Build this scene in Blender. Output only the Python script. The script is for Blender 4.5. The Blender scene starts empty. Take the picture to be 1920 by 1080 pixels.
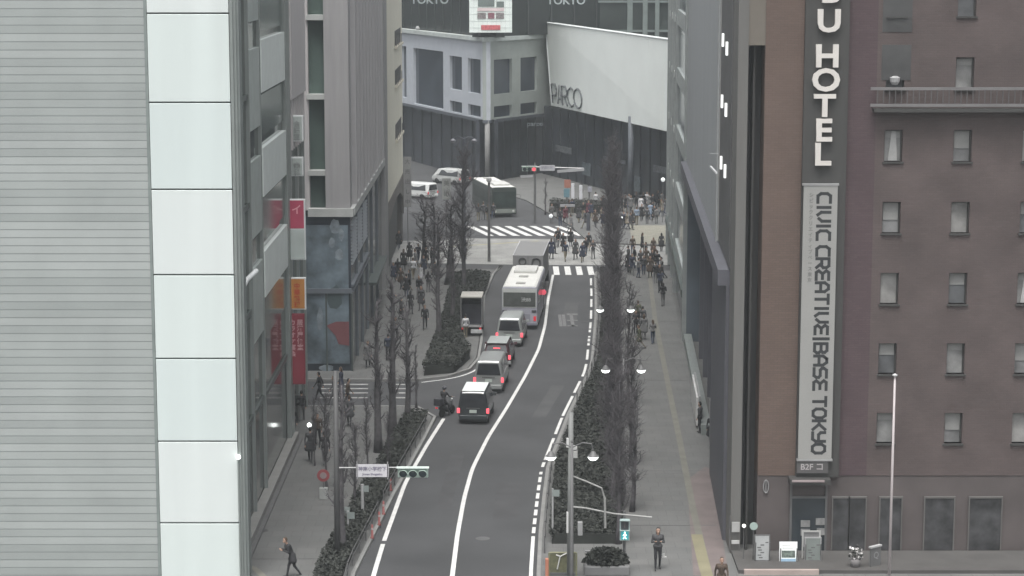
import bpy, bmesh, math, random
import numpy as np
from mathutils import Vector, Matrix, Euler
R = math.radians
S = bpy.context.scene
COL = S.collection
# ------------------------------------------------------------------ camera
H = 26.0; F = 4000.0; PITCH = math.atan(630 / F)
cd = bpy.data.cameras.new('camera'); cam = bpy.data.objects.new('camera', cd); COL.objects.link(cam)
cam.location = (0, 0, H); cam.rotation_euler = (R(90) - PITCH, 0, 0)
cd.sensor_width = 36; cd.lens = 36 * F / 1920; cd.clip_start = 1; cd.clip_end = 3000
S.camera = cam
# ------------------------------------------------------------------ sky, sun, exposure
SUN_EL, SUN_AZ = R(70), R(190)      # behind the camera, a little to the left; overcast
W = bpy.data.worlds.new('World'); S.world = W; W.use_nodes = True
nt = W.node_tree; bg = nt.nodes['Background']
sky = nt.nodes.new('ShaderNodeTexSky'); sky.sky_type = 'NISHITA'; sky.sun_disc = False
sky.sun_elevation = SUN_EL; sky.sun_rotation = SUN_AZ; sky.air_density = 1.0; sky.dust_density = 5; sky.ozone_density = 1
hs = nt.nodes.new('ShaderNodeHueSaturation'); hs.inputs['Saturation'].default_value = 0.16
nt.links.new(sky.outputs[0], hs.inputs['Color']); nt.links.new(hs.outputs[0], bg.inputs[0]); bg.inputs[1].default_value = 0.15
sl = bpy.data.lights.new('sun', 'SUN'); sl.energy = 1.5; sl.angle = R(25); sl.color = (1, .98, .95)
so = bpy.data.objects.new('sun', sl); COL.objects.link(so)
sd = Vector((math.sin(SUN_AZ) * math.cos(SUN_EL), math.cos(SUN_AZ) * math.cos(SUN_EL), math.sin(SUN_EL)))
so.rotation_euler = sd.to_track_quat('Z', 'Y').to_euler()
S.view_settings.view_transform = 'Standard'; S.view_settings.look = 'None'
S.view_settings.exposure = 0.75; S.view_settings.gamma = 1
HAZE = .00055
S.cycles.volume_bounces = 0; S.cycles.max_bounces = 6; S.cycles.diffuse_bounces = 4; S.cycles.glossy_bounces = 3; S.cycles.use_denoising = True

# ------------------------------------------------------------------ picture <-> place
def ray(u, v):
    d = (540 - v) / F
    return ((u - 960) / F, math.cos(PITCH) + d * math.sin(PITCH), -math.sin(PITCH) + d * math.cos(PITCH))
def g(u, v, z=0.0):
    r = ray(u, v); t = (z - H) / r[2]; return (r[0] * t, r[1] * t)
def at(u, v, Y):
    r = ray(u, v); t = Y / r[1]; return (r[0] * t, H + r[2] * t)

# ------------------------------------------------------------------ materials
MATS = {}
def lin(c):
    return tuple((x / 255 / 12.92) if x <= 10 else (((x / 255) + .055) / 1.055) ** 2.4 for x in c)
def mat(name, col, rough=.75, metal=0, var=.12, scale=1.2, spec=.4, emit=0, bump=0, streak=0, coat=0):
    if name in MATS: return MATS[name]
    m = bpy.data.materials.new(name); m.use_nodes = True; t = m.node_tree; b = t.nodes['Principled BSDF']
    b.inputs['Roughness'].default_value = rough; b.inputs['Metallic'].default_value = metal
    b.inputs['Specular IOR Level'].default_value = spec
    if coat: b.inputs['Coat Weight'].default_value = coat
    tc = t.nodes.new('ShaderNodeTexCoord'); n = t.nodes.new('ShaderNodeTexNoise')
    n.inputs['Scale'].default_value = scale; n.inputs['Detail'].default_value = 6
    mp = t.nodes.new('ShaderNodeMapping'); t.links.new(tc.outputs['Object'], mp.inputs[0]); t.links.new(mp.outputs[0], n.inputs[0])
    if streak: mp.inputs['Scale'].default_value = (3, 3, .18)
    mr = t.nodes.new('ShaderNodeMapRange'); mr.inputs[1].default_value = .3; mr.inputs[2].default_value = .7
    mr.inputs[3].default_value = 1 - var; mr.inputs[4].default_value = 1 + var
    t.links.new(n.outputs[0], mr.inputs[0])
    mx = t.nodes.new('ShaderNodeVectorMath'); mx.operation = 'SCALE'; mx.inputs[0].default_value = col[:3]
    t.links.new(mr.outputs[0], mx.inputs['Scale']); t.links.new(mx.outputs[0], b.inputs['Base Color'])
    if bump:
        bp = t.nodes.new('ShaderNodeBump'); bp.inputs['Strength'].default_value = bump; bp.inputs['Distance'].default_value = .03
        n2 = t.nodes.new('ShaderNodeTexNoise'); n2.inputs['Scale'].default_value = scale * 12; t.links.new(tc.outputs['Object'], n2.inputs[0])
        t.links.new(n2.outputs[0], bp.inputs['Height']); t.links.new(bp.outputs[0], b.inputs['Normal'])
    if emit:
        b.inputs['Emission Color'].default_value = (*col[:3], 1); b.inputs['Emission Strength'].default_value = emit
    m.diffuse_color = (*col[:3], 1)
    MATS[name] = m; return m
def brickmat(name, c1, c2, mortar, bw, bh, msize, plane='XZ', rough=.8, offset=.5, bump=.4, gloss=.3, dirt=.15):
    m = bpy.data.materials.new(name); m.use_nodes = True; t = m.node_tree; b = t.nodes['Principled BSDF']
    b.inputs['Roughness'].default_value = rough; b.inputs['Specular IOR Level'].default_value = gloss
    tc = t.nodes.new('ShaderNodeTexCoord'); sx = t.nodes.new('ShaderNodeSeparateXYZ'); cb = t.nodes.new('ShaderNodeCombineXYZ')
    t.links.new(tc.outputs['Object'], sx.inputs[0])
    if plane == 'WALL':
        ad = t.nodes.new('ShaderNodeMath'); t.links.new(sx.outputs[0], ad.inputs[0]); t.links.new(sx.outputs[1], ad.inputs[1])
        t.links.new(ad.outputs[0], cb.inputs[0]); t.links.new(sx.outputs[2], cb.inputs[1])
    elif plane == 'XY':
        t.links.new(sx.outputs[0], cb.inputs[0]); t.links.new(sx.outputs[1], cb.inputs[1])
    br = t.nodes.new('ShaderNodeTexBrick'); t.links.new(cb.outputs[0], br.inputs[0])
    br.inputs['Color1'].default_value = (*c1, 1); br.inputs['Color2'].default_value = (*c2, 1); br.inputs['Mortar'].default_value = (*mortar, 1)
    br.inputs['Scale'].default_value = 1; br.inputs['Brick Width'].default_value = bw; br.inputs['Row Height'].default_value = bh
    br.inputs['Mortar Size'].default_value = msize; br.offset = offset
    n = t.nodes.new('ShaderNodeTexNoise'); n.inputs['Scale'].default_value = .5; n.inputs['Detail'].default_value = 7
    t.links.new(tc.outputs['Object'], n.inputs[0])
    mr = t.nodes.new('ShaderNodeMapRange'); mr.inputs[1].default_value = .3; mr.inputs[2].default_value = .7
    mr.inputs[3].default_value = 1 - dirt; mr.inputs[4].default_value = 1 + dirt; t.links.new(n.outputs[0], mr.inputs[0])
    mx = t.nodes.new('ShaderNodeVectorMath'); mx.operation = 'SCALE'; t.links.new(br.outputs[0], mx.inputs[0]); t.links.new(mr.outputs[0], mx.inputs['Scale'])
    t.links.new(mx.outputs[0], b.inputs['Base Color'])
    bp = t.nodes.new('ShaderNodeBump'); bp.inputs['Strength'].default_value = bump; bp.inputs['Distance'].default_value = .02; bp.invert = True
    t.links.new(br.outputs['Fac'], bp.inputs['Height']); t.links.new(bp.outputs[0], b.inputs['Normal'])
    MATS[name] = m; return m
M = mat
asphalt = M('asphalt', (0.056, 0.057, 0.059), .85, var=.18, scale=.22, bump=.2)
paving = brickmat('paving', (.118, .12, .117), (.132, .132, .128), (.09, .09, .088), .9, .9, .012, 'XY', .85, dirt=.1)
plaza_m = brickmat('plaza_paving', (.25, .25, .24), (.28, .28, .27), (.2, .2, .19), .9, .9, .012, 'XY', .8, dirt=.2)
kerb_m = M('kerb_stone', (0.210, 0.210, 0.203), .8)
paint = M('road_paint', (0.612, 0.612, 0.595), .6, var=.1, scale=2)
paint_worn = M('worn_paint', (.14, .14, .14), .7, var=.3, scale=5)
tact = M('tactile_paving', (.15, .147, .125), .8, var=.12)
tile = brickmat('wall_tile', (.285, .31, .30), (.365, .39, .38), (.21, .23, .225), 60, .33, .02, 'WALL', .4, bump=.6, gloss=.5, dirt=.06)
white_panel = M('white_panel', (0.614, 0.670, 0.651), .3, var=.025, scale=.4, spec=.5)
alu = M('aluminium', (0.200, 0.220, 0.212), .45, var=.08)
alu_d = M('dark_aluminium', (.07, .085, .08), .4, var=.08)
glass_g = M('green_glass', (0.028, 0.045, 0.038), .06, var=.25, scale=.3, spec=.7)
glass_m = M('mid_glass', (.09, .125, .112), .12, var=.25, scale=.3, spec=.6)
glass_d = M('dark_glass', (.035, .042, .048), .08, var=.3, scale=.4, spec=.5)
glass_b = M('blue_glass', (.045, .055, .07), .1, var=.3, scale=.3, spec=.5)
pale_panel = M('pale_panel', (.62, .67, .65), .4, var=.06)
mauve = M('mauve_render', (0.440, 0.420, 0.420), .7, var=.05, streak=1)
concrete = M('grey_concrete', (0.294, 0.288, 0.291), .8, var=.08, streak=1)
concrete_l = M('light_concrete', (0.408, 0.420, 0.408), .8, var=.08)
beige = M('beige_render', (0.627, 0.608, 0.513), .8, var=.08, streak=1)
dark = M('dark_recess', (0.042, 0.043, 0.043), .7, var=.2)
dark_b = M('dark_blue_cladding', (0.038, 0.043, 0.052), .3, var=.5, scale=.35)
lav = M('lavender_grey_panel', (.43, .455, .49), .55, var=.06)
olive_g = M('olive_grey_panel', (0.323, 0.351, 0.332), .6, var=.06)
white_m = M('white_metal', (.68, .70, .70), .35, var=.04, spec=.5)
screen_w = M('white_cladding', (0.756, 0.793, 0.766), .5, var=.035, scale=.3)
steel = M('steel', (.33, .33, .33), .4, .3, var=.1)
steel_d = M('dark_steel', (.11, .11, .11), .5, var=.15)
black = M('black_paint', (.02, .021, .022), .4, var=.15)
brick_h = brickmat('brown_tile', (.112, .080, .066), (.126, .090, .075), (.094, .069, .059), .3, .1, .008, 'WALL', .7, dirt=.08)
brick_p = brickmat('plum_tile', (.074, .050, .055), (.084, .058, .062), (.064, .047, .050), .3, .1, .008, 'WALL', .7, dirt=.1)
hotel_g = M('hotel_grey', (0.049, 0.048, 0.046), .7, var=.06, streak=1)
hotel_l = M('hotel_strip', (0.126, 0.124, 0.117), .7, var=.06, streak=1)
letter_m = M('letter_metal', (0.594, 0.567, 0.531), .4, var=.04)
ledge_m = M('pink_stone', (.34, .28, .255), .7, var=.1)
b2_grey = M('smooth_grey_wall', (0.340, 0.357, 0.365), .65, var=.06, scale=.25, streak=1)
purple_soffit = M('slate_cladding', (.105, .106, .122), .6, var=.06)
rubber = M('tyre_rubber', (.02, .02, .02), .8)
rim_m = M('rim', (.3, .3, .3), .4, .5)
tail_red = M('tail_light', (.55, .02, .03), .3, emit=.25, var=.02)
brake_red = M('brake_light', (.9, .10, .13), .3, emit=.75, var=.02)
lamp_w = M('lit_lamp', (.95, 1, .97), .3, emit=2.2, var=.01)
bark = M('tree_bark', (0.083, 0.078, 0.082), .95, var=.3, scale=4)
twig_m = M('twig_bark', (0.080, 0.074, 0.079), .95, var=.25, scale=4)
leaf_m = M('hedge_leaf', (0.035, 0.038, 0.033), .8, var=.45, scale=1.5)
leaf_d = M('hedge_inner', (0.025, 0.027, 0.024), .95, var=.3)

# ------------------------------------------------------------------ mesh helper
class MB:
    def __init__(s): s.v = []; s.f = []; s.m = []; s.mi = 0
    def add(s, vs, fs):
        n = len(s.v); s.v += [tuple(p) for p in vs]; s.f += [tuple(i + n for i in f) for f in fs]; s.m += [s.mi] * len(fs); return s
    def box(s, x0, x1, y0, y1, z0, z1, T=None):
        vs = [Vector((x, y, z)) for z in (z0, z1) for y in (y0, y1) for x in (x0, x1)]
        if T is not None: vs = [T @ p for p in vs]
        return s.add(vs, [(0, 2, 3, 1), (4, 5, 7, 6), (0, 1, 5, 4), (2, 6, 7, 3), (0, 4, 6, 2), (1, 3, 7, 5)])
    def prism(s, poly, z0, z1, T=None):      # poly in xy
        n = len(poly); vs = [Vector((p[0], p[1], z)) for z in (z0, z1) for p in poly]
        if T is not None: vs = [T @ p for p in vs]
        return s.add(vs, [tuple(range(n))[::-1], tuple(range(n, 2 * n))] + [(i, (i + 1) % n, (i + 1) % n + n, i + n) for i in range(n)])
    def tube(s, pts, rad, seg=6, cap=True):
        pts = [Vector(p) for p in pts]
        if not isinstance(rad, (list, tuple)): rad = [rad] * len(pts)
        vs = []; fs = []
        for i, p in enumerate(pts):
            d = (pts[min(i + 1, len(pts) - 1)] - pts[max(i - 1, 0)])
            if d.length < 1e-6: d = Vector((0, 0, 1))
            d.normalize(); a = d.orthogonal().normalized() if abs(d.z) < .95 else Vector((1, 0, 0)) - d * d.x
            if abs(d.z) < .95: a = d.cross(Vector((0, 0, 1))).normalized()
            a.normalize(); b = d.cross(a)
            for k in range(seg):
                t = 2 * math.pi * k / seg; vs.append(p + (a * math.cos(t) + b * math.sin(t)) * rad[i])
        for i in range(len(pts) - 1):
            for k in range(seg):
                k2 = (k + 1) % seg; fs.append((i * seg + k, i * seg + k2, (i + 1) * seg + k2, (i + 1) * seg + k))
        if cap: fs.append(tuple(range(seg))[::-1]); fs.append(tuple(range((len(pts) - 1) * seg, len(pts) * seg)))
        return s.add(vs, fs)
    def lathe(s, prof, c=(0, 0, 0), seg=12, T=None):     # prof list (r,z)
        pts = []
        for r, z in prof:
            for k in range(seg):
                a = 2 * math.pi * k / seg; pts.append(Vector((r * math.cos(a), r * math.sin(a), z)))
        if T is not None: pts = [T @ p for p in pts]
        pts = [p + Vector(c) for p in pts]
        fs = [(i * seg + k, i * seg + (k + 1) % seg, (i + 1) * seg + (k + 1) % seg, (i + 1) * seg + k) for i in range(len(prof) - 1) for k in range(seg)]
        return s.add(pts, fs + [tuple(range(seg))[::-1], tuple(range((len(prof) - 1) * seg, len(prof) * seg))])
    def quad(s, a, b, c, d): return s.add([a, b, c, d], [(0, 1, 2, 3)])
    def slab(s, quad, n, t):   # quad with thickness t along n
        n = Vector(n) * t; q = [Vector(p) for p in quad]; vs = q + [p + n for p in q]
        return s.add(vs, [(0, 1, 2, 3), (7, 6, 5, 4)] + [(i, i + 4, (i + 1) % 4 + 4, (i + 1) % 4) for i in range(4)])
    def build(s, name, mats, parent=None, smooth=False, bevel=0):
        me = bpy.data.meshes.new(name); me.from_pydata(s.v, [], s.f)
        if not isinstance(mats, (list, tuple)): mats = [mats]
        for m in mats: me.materials.append(m)
        me.polygons.foreach_set('material_index', s.m)
        if smooth: me.polygons.foreach_set('use_smooth', [True] * len(s.f))
        bm = bmesh.new(); bm.from_mesh(me); bmesh.ops.recalc_face_normals(bm, faces=bm.faces); bm.to_mesh(me); bm.free()
        me.update(); o = bpy.data.objects.new(name, me); COL.objects.link(o)
        if parent: o.parent = parent
        if bevel:
            bv = o.modifiers.new('bevel', 'BEVEL'); bv.width = bevel; bv.segments = 2; bv.limit_method = 'ANGLE'
        return o
def tag(o, label=None, cat=None, group=None, kind=None):
    if label: o['label'] = label
    if cat: o['category'] = cat
    if group: o['group'] = group
    if kind: o['kind'] = kind
    return o
def thing(name, label, cat, loc=(0, 0, 0), rz=0, group=None, kind=None):
    o = bpy.data.objects.new(name, None); COL.objects.link(o); o.location = loc; o.rotation_euler = (0, 0, rz); o.empty_display_size = .2
    return tag(o, label, cat, group, kind)
def copy_tree(o, parent=None):
    c = o.copy(); COL.objects.link(c)
    if parent: c.parent = parent
    for ch in o.children: copy_tree(ch, c)
    return c
def bx(name, m, parent, *b, bevel=0):
    return MB().box(*b).build(name, m, parent, bevel=bevel)
def text(name, s, size, m, parent=None, T=Matrix(), ext=.02, bold=0, ax='CENTER', ay='CENTER', sx=1, sp=1):
    cu = bpy.data.curves.new('t', 'FONT'); cu.body = s; cu.size = size; cu.extrude = ext; cu.offset = bold; cu.align_x = ax; cu.align_y = ay
    cu.resolution_u = 3; cu.space_character = sp
    o = bpy.data.objects.new('t', cu); COL.objects.link(o); bpy.context.view_layer.update()
    me = bpy.data.meshes.new_from_object(o.evaluated_get(bpy.context.evaluated_depsgraph_get()))
    bpy.data.objects.remove(o); bpy.data.curves.remove(cu)
    me.transform(T @ Matrix.Diagonal((sx, 1, 1, 1))); me.materials.clear(); me.materials.append(m); me.name = name
    r = bpy.data.objects.new(name, me); COL.objects.link(r)
    if parent: r.parent = parent
    return r
def FACE(x, y, z, rot=0):      # text plane facing -Y; rot in plane
    return Matrix.Translation((x, y, z)) @ Matrix.Rotation(R(90), 4, 'X') @ Matrix.Rotation(R(rot), 4, 'Z')
rnd = random.Random(7)

# ================================================================== SETTING
def polysheet(name, pts, z0, z1, m, kind='structure'):
    bm = bmesh.new(); vs = [bm.verts.new((x, y, z1)) for x, y in pts]; f = bm.faces.new(vs)
    if z1 > z0 + .02:
        ex = bmesh.ops.extrude_face_region(bm, geom=[f])
        for e in ex['geom']:
            if isinstance(e, bmesh.types.BMVert): e.co.z = z0
    bmesh.ops.recalc_face_normals(bm, faces=bm.faces); bmesh.ops.triangulate(bm, faces=bm.faces)
    me = bpy.data.meshes.new(name); bm.to_mesh(me); bm.free(); me.materials.append(m)
    for p in me.polygons:
        if abs(p.normal.z) > .9 and p.normal.z < 0 and z1 <= z0 + .02: p.flip()
    o = bpy.data.objects.new(name, me); COL.objects.link(o); o['kind'] = kind; return o
ground = MB().quad((-900, -60, 0), (900, -60, 0), (900, 1800, 0), (-900, 1800, 0)).build('ground', asphalt); ground['kind'] = 'structure'
LK = [g(*a) for a in [(665, 1080), (740, 930), (800, 820)]]
RE = [g(*a) for a in [(995, 1080), (1000, 1000), (1008, 930), (1015, 880), (1035, 830), (1055, 780), (1095, 700), (1100, 680), (1108, 600), (1109, 555), (1108, 520)]]
SIDE = [g(*a) for a in [(780, 715), (840, 708), (880, 695), (897, 675), (903, 640), (907, 560), (925, 515), (940, 500)]]
CL = [g(*a) for a in [(848, 1080), (858, 1000), (870, 935), (885, 880), (915, 820), (950, 765), (985, 705), (1010, 655), (1022, 610), (1028, 560), (1037, 505)]]
LE = [g(*a) for a in [(700, 1080), (718, 1020), (760, 905), (800, 835), (832, 785)]]
def XR(Y): return 9.11 + .045 * (Y - 87)          # right building line
polysheet('road', [(-6.4, 40), (-6.64, 87)] + LK[1:] + [(-4.2, 118.2), (-5.2, 120.6), (-40, 120.6), (-40, 128.2), SIDE[0]] + SIDE[1:] + [(-1.0, 175.5), (-14, 177), (-60, 178), (-60, 320), (-30, 320), (-14, 262), (0, 225), (5, 204), (6.8, 190), (6.7, 172)] + [(x + .25, y) for x, y in RE[::-1]] + [(.9, 70), (.9, 40)], 0, .004, asphalt)
def offs(pts, d): return [(x + d, y) for x, y in pts]
sw = [('sidewalk_left', [(-40, 40), (-6.55, 40), (-6.79, 87)] + offs(LK[1:], -.15) + [(-4.5, 117.6), (-5.6, 120.4), (-40, 120.4)]),
      ('sidewalk_side_street', [(-40, 128.4), (SIDE[0][0], 128.5)] + offs(SIDE[1:], -.15) + [(-1.3, 174), (-8, 175.8), (-40, 176.5)]),
      ('sidewalk_right', [(1.05, 40), (1.05, 70)] + offs(RE, .4) + [(7.1, 173), (14, 173.5), (40, 174), (40, 40)])]
for n, p in sw:
    polysheet(n, p, 0, .13, paving)
polysheet('plaza', [g(*a) for a in [(735, 492), (1000, 497), (1255, 497), (1258, 452), (1130, 449), (880, 447), (800, 451), (730, 452)]], 0, .006, plaza_m)
polysheet('sidewalk_far', [(5.4, 204), (7.0, 191), (13, 189), (40, 188), (40, 300), (-14, 300), (-3, 236), (1.5, 224)], 0, .13, plaza_m if 0 else paving)
# kerbs (real steps in pale stone)
def kerb(name, pts, w=.17, h=.15):
    mb = MB()
    for a, b in zip(pts, pts[1:]):
        a = Vector((*a, 0)); b = Vector((*b, 0)); d = (b - a).normalized(); n = Vector((-d.y, d.x, 0)) * w / 2
        mb.add([a - n, b - n, b + n, a + n] + [p + Vector((0, 0, h)) for p in (a - n, b - n, b + n, a + n)], [(0, 1, 2, 3), (4, 5, 6, 7), (0, 1, 5, 4), (1, 2, 6, 5), (2, 3, 7, 6), (3, 0, 4, 7)])
    o = mb.build(name, kerb_m); o['kind'] = 'structure'; return o
kerb('kerb_left', [(-6.7, 60)] + offs(LK, -.06) + [(-4.35, 117.7), (-5.5, 120.5), (-16, 120.5)])
kerb('kerb_side_street', [(-30, 128.45)] + SIDE + [(-1.2, 174)])
kerb('kerb_right', [(1.0, 60)] + offs(RE, .33) + [(6.95, 173)])
# painted lines
def line(name, pts, w, dash=None, z=.008, m=paint, offs_=0):
    mb = MB(); acc = 0
    P = [Vector((*p, 0)) for p in pts]
    fine = []
    for a, b in zip(P, P[1:]):
        n = max(1, int((b - a).length / .5))
        fine += [a.lerp(b, i / n) for i in range(n)]
    fine.append(P[-1])
    for _ in range(6): fine = [fine[0]] + [(fine[i - 1] + fine[i] * 2 + fine[i + 1]) / 4 for i in range(1, len(fine) - 1)] + [fine[-1]]
    d = 0
    for i in range(len(fine) - 1):
        a, b = fine[i], fine[i + 1]; L = (b - a).length; y = (a.y + b.y) / 2; d += L
        if dash and not dash(d, y): continue
        t = (b - a).normalized(); n = Vector((-t.y, t.x, 0)) * w / 2; Z = Vector((0, 0, z))
        ov = t * .02
        mb.quad(a - n + Z, b - n + Z + ov * 0, b + n + Z, a + n + Z)
    o = mb.build(name, m); o['kind'] = 'structure'; return o
line('centre_line', CL[:-1] + [(3.35, 172)], .2)
line('centre_line_near', [(-2.55, 60), (-2.52, 87)], .2)
line('edge_line_left', [(-5.95, 60)] + LE, .2, dash=lambda d, y: abs(y - 92.1) > .35)
def dd(d, y):
    if y < 92: return True
    if y < 108.5: return (d % 1.55) < .8
    if y < 124: return abs(y - 113.2) > .35 and abs(y - 118) > .3
    return (y * 1.0 % 5.2) < 3.6 and not (139 < y < 148 and (y % 1.7) < .7)
line('edge_line_right', [(.75, 60)] + RE, .16, dash=dd)
line('edge_line_side_street', [(x + .35, y - .35) for x, y in SIDE[:5]], .14, m=paint)
mb = MB()
for k in range(4):
    u = 1043 + k * 21.5; x, y = g(u, 508); mb.box(x - .24, x + .24, 171.9, 176.6, .009, .0135)
for k in range(11):
    u = 900 + k * 24; x, y = g(u, 434)
    mb.quad((x - 1.35, 203.2, .0125), (x - .75, 203.2, .0125), (x + 1.35, 196.1, .0125), (x + .7, 196.1, .0125))
o = mb.build('crosswalk_marking', paint); o['kind'] = 'structure'
mb = MB()
for k, v in enumerate((714, 721, 729, 737, 746)):
    for (ua, ub) in ((600, 640), (646, 690), (736, 762)):
        x0, y = g(ua, v); x1, _ = g(ub, v); mb.box(x0, x1, y - .17, y + .12, .014, .0175)
o = mb.build('side_crosswalk_marking', M('side_paint', (.36, .36, .35), .7, var=.3, scale=3)); o['kind'] = 'structure'
# faint bus-lane lettering on the road
mb = MB()
for (u0, v0, u1, v1) in [(1049, 590, 1052, 612), (1056, 590, 1059, 612), (1063, 588, 1083, 591), (1071, 590, 1074, 612), (1063, 600, 1070, 602), (1076, 600, 1083, 602), (1064, 610, 1083, 612)]:
    (a, b), (c, d) = g(u0, v1), g(u1, v0); mb.box(a, c, b, d, .009, .0115)
o = mb.build('lane_lettering', paint_worn); o['kind'] = 'structure'
x, y = g(491, 1000); o = MB().lathe([(.3, .131), (.3, .136)], (x, y, 0), 20).build('manhole_cover', M('iron', (.05, .05, .05), .6)); tag(o, 'dark manhole cover on the left footway near the building plinth', 'manhole cover')
x, y = g(905, 1010); o = MB().lathe([(.33, .005), (.33, .0095)], (x, y, 0), 20).build('manhole_cover', M('iron_road', (.085, .085, .085), .5)); tag(o, 'round manhole cover in the near traffic lane right of the centre line', 'manhole cover')
for k_, q in enumerate([[(-.9, 96), (.3, 96), (.45, 103), (-.75, 103)], [(1.1, 118), (1.9, 118), (3.2, 127), (2.4, 127)], [(-3.6, 98), (-2.9, 98), (-2.5, 109), (-3.2, 109)], [(3.6, 150), (4.6, 150), (5.0, 158), (4.0, 158)]]):
    polysheet('road_patch', q, .004, .0075, M('patch_%d' % (k_ % 2), [(.058, .058, .06), (.07, .071, .072)][k_ % 2], .85, var=.15, scale=.8))
# tactile strip and paving seams
line('tactile_strip', [(8.15, 60), (8.3, 88), (8.5, 97), (9.0, 112), (9.4, 125), (10.2, 150), (11.2, 172)], .32, z=.139, m=tact)
line('tactile_strip_left', [(-11.1, 60), (-11.3, 88.6), (-9.4, 84)], .3, z=.139, m=tact)
mb = MB()
for y in (94.5, 104.9, 128, 149): mb.box(4.9, XR(y) - .1, y, y + .09, .134, .1385)
mb.box(-11.6, -7.6, 89.1, 89.2, .134, .1385)
o = mb.build('drain_slots', M('drain_grate', (.1, .1, .1), .7)); o['kind'] = 'structure'
line('tactile_strip_near', [(8.05, 60), (8.2, 88), (8.3, 93)], .5, z=.143, m=M('tactile_warm', (.2, .185, .12), .8))
polysheet('terracotta_paving', [g(1300, 1085), g(1366, 1085), g(1334, 885), g(1322, 880), g(1288, 905)], .13, .137, M('pink_paving', (.15, .125, .12), .85))
line('tactile_strip_far', [g(840, 463), g(1010, 452)], .3, z=.016, m=M('yellow_paving', (0.350, 0.322, 0.182), .8))
polysheet('plaza_patch', [g(*a) for a in [(1185, 460), (1252, 460), (1252, 425), (1180, 425)]], .13, .137, M('sand_paving', (0.217, 0.210, 0.173), .85))

# ================================================================== LEFT: white-panel office building
t = thing('office_building', 'near building with white-panelled end wall and green glass street side', 'building', (-11.9, 86, 0))
def loc(o, root):   # geometry given in world coordinates
    o.matrix_parent_inverse = Matrix.Translation(root.location).inverted(); return o
def P(name, mb, m, root, **k): return loc(mb.build(name, m, root, **k), root)
wp0, wp1 = -14.62, -11.33
P('tiled_wall', MB().box(-40, wp0 - .12, 86, 87, 0, 36), tile, t)
P('backing_wall', MB().box(wp0 - .12, -11.3, 86.16, 87, 0, 36), alu, t)
P('core_wall', MB().box(-40, -12.0, 87, 120.4, 0, 36), alu_d, t)
P('joint_strip', MB().box(wp0 - .12, wp0, 85.98, 86.16, 0, 36), M('joint_grey', (.2, .23, .22), .6), t)
zj = [at(360, v, 86)[1] for v in (25, 192, 355, 515, 672, 827, 980)]
zs = [zj[0] + 3.75 * k for k in (3, 2, 1)] + zj + [zj[-1] - 3.35]
for k_, (a, b) in enumerate(zip(zs, zs[1:])):
    P('panel', MB().box(wp0 + .02, wp1, 85.94, 86.14, b + .03, a - .03), M('white_panel_%d' % (k_ % 3), [(.61, .67, .65), (.585, .65, .635), (.63, .675, .66)][k_ % 3], .3, var=.04, scale=.35, streak=1), t, bevel=.02)
P('corner_trim', MB().box(-11.3, -11.18, 85.9, 87, 0, 36).box(-11.18, -11.06, 86.0, 87, 0, 36), alu, t)
P('corner_return', MB().box(-11.06, -10.96, 86.1, 86.9, 0, 36), M('trim_mid', (.17, .19, .185), .5), t)
# street side
P('curtain_wall', MB().box(-12.0, -11.9, 87, 120.4, 5, 36), glass_g, t)
P('shopfront_glass', MB().box(-12.0, -11.92, 87, 120.4, 0, 5), M('shop_glass', (0.048, 0.056, 0.054), .1, var=.35, scale=.5, spec=.6), t)
mb = MB()
for y in (88.2, 92, 95.4, 99.8, 110.4, 112.4, 116.5, 120.2): mb.box(-11.9, -11.74, y, y + .16, .2, 36)
P('mullion', mb, alu, t)
mb = MB()
for z in [5.0 + 4.87 * k for k in range(7)]: mb.box(-11.89, -11.8, 87, 110.3, z - .12, z + .12)
P('transom', mb, alu_d, t)
for z0, z1 in ((29.2, 31.7), (24.4, 26.9), (19.5, 21.95), (14.6, 16.9), (9.8, 12.0)):
    P('spandrel_panel', MB().box(-11.9, -11.7, 100.0, 110.3, z0, z1), pale_panel, t)
    P('infill_panel', MB().box(-11.9, -11.77, 95.7, 99.7, z0 - 1.5, z1 - .3), M('infill', (.33, .37, .355), .4), t)
    P('fin_panel', MB().box(-11.72, -11.6, 88.6, 91.8, z0 - 2.2, z1 - 1.1), alu, t)
    P('shade_panel', MB().box(-11.9, -11.82, 100.0, 110.3, z0 - 2.1, z0 - .15), glass_m, t)
P('pier', MB().box(-11.9, -11.66, 110.5, 112.3, 0, 36), alu, t)
P('upper_wall', MB().box(-11.9, -11.6, 112.6, 120.3, 18.3, 36), mauve, t)
mb = MB()
for k in range(7): mb.box(-11.85, -11.62, 113 + k * 1.05, 113.18 + k * 1.05, 15.6, 18.25)
P('louvre', mb, mauve, t)
P('canopy', MB().tube([(-11.9, 91.5, 11.2), (-11.55, 91.9, 11.9), (-11.2, 92.6, 12.2)], .12, 8), white_m, t, bevel=.05)
P('plinth', MB().box(-11.9, -11.45, 87.5, 112, .13, .55), M('plinth_stone', (.2, .2, .19), .7), t)
P('plinth_base', MB().box(-11.45, -11.25, 87.5, 112, .13, .22), M('plinth_low', (.1, .1, .1), .8), t)
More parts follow.
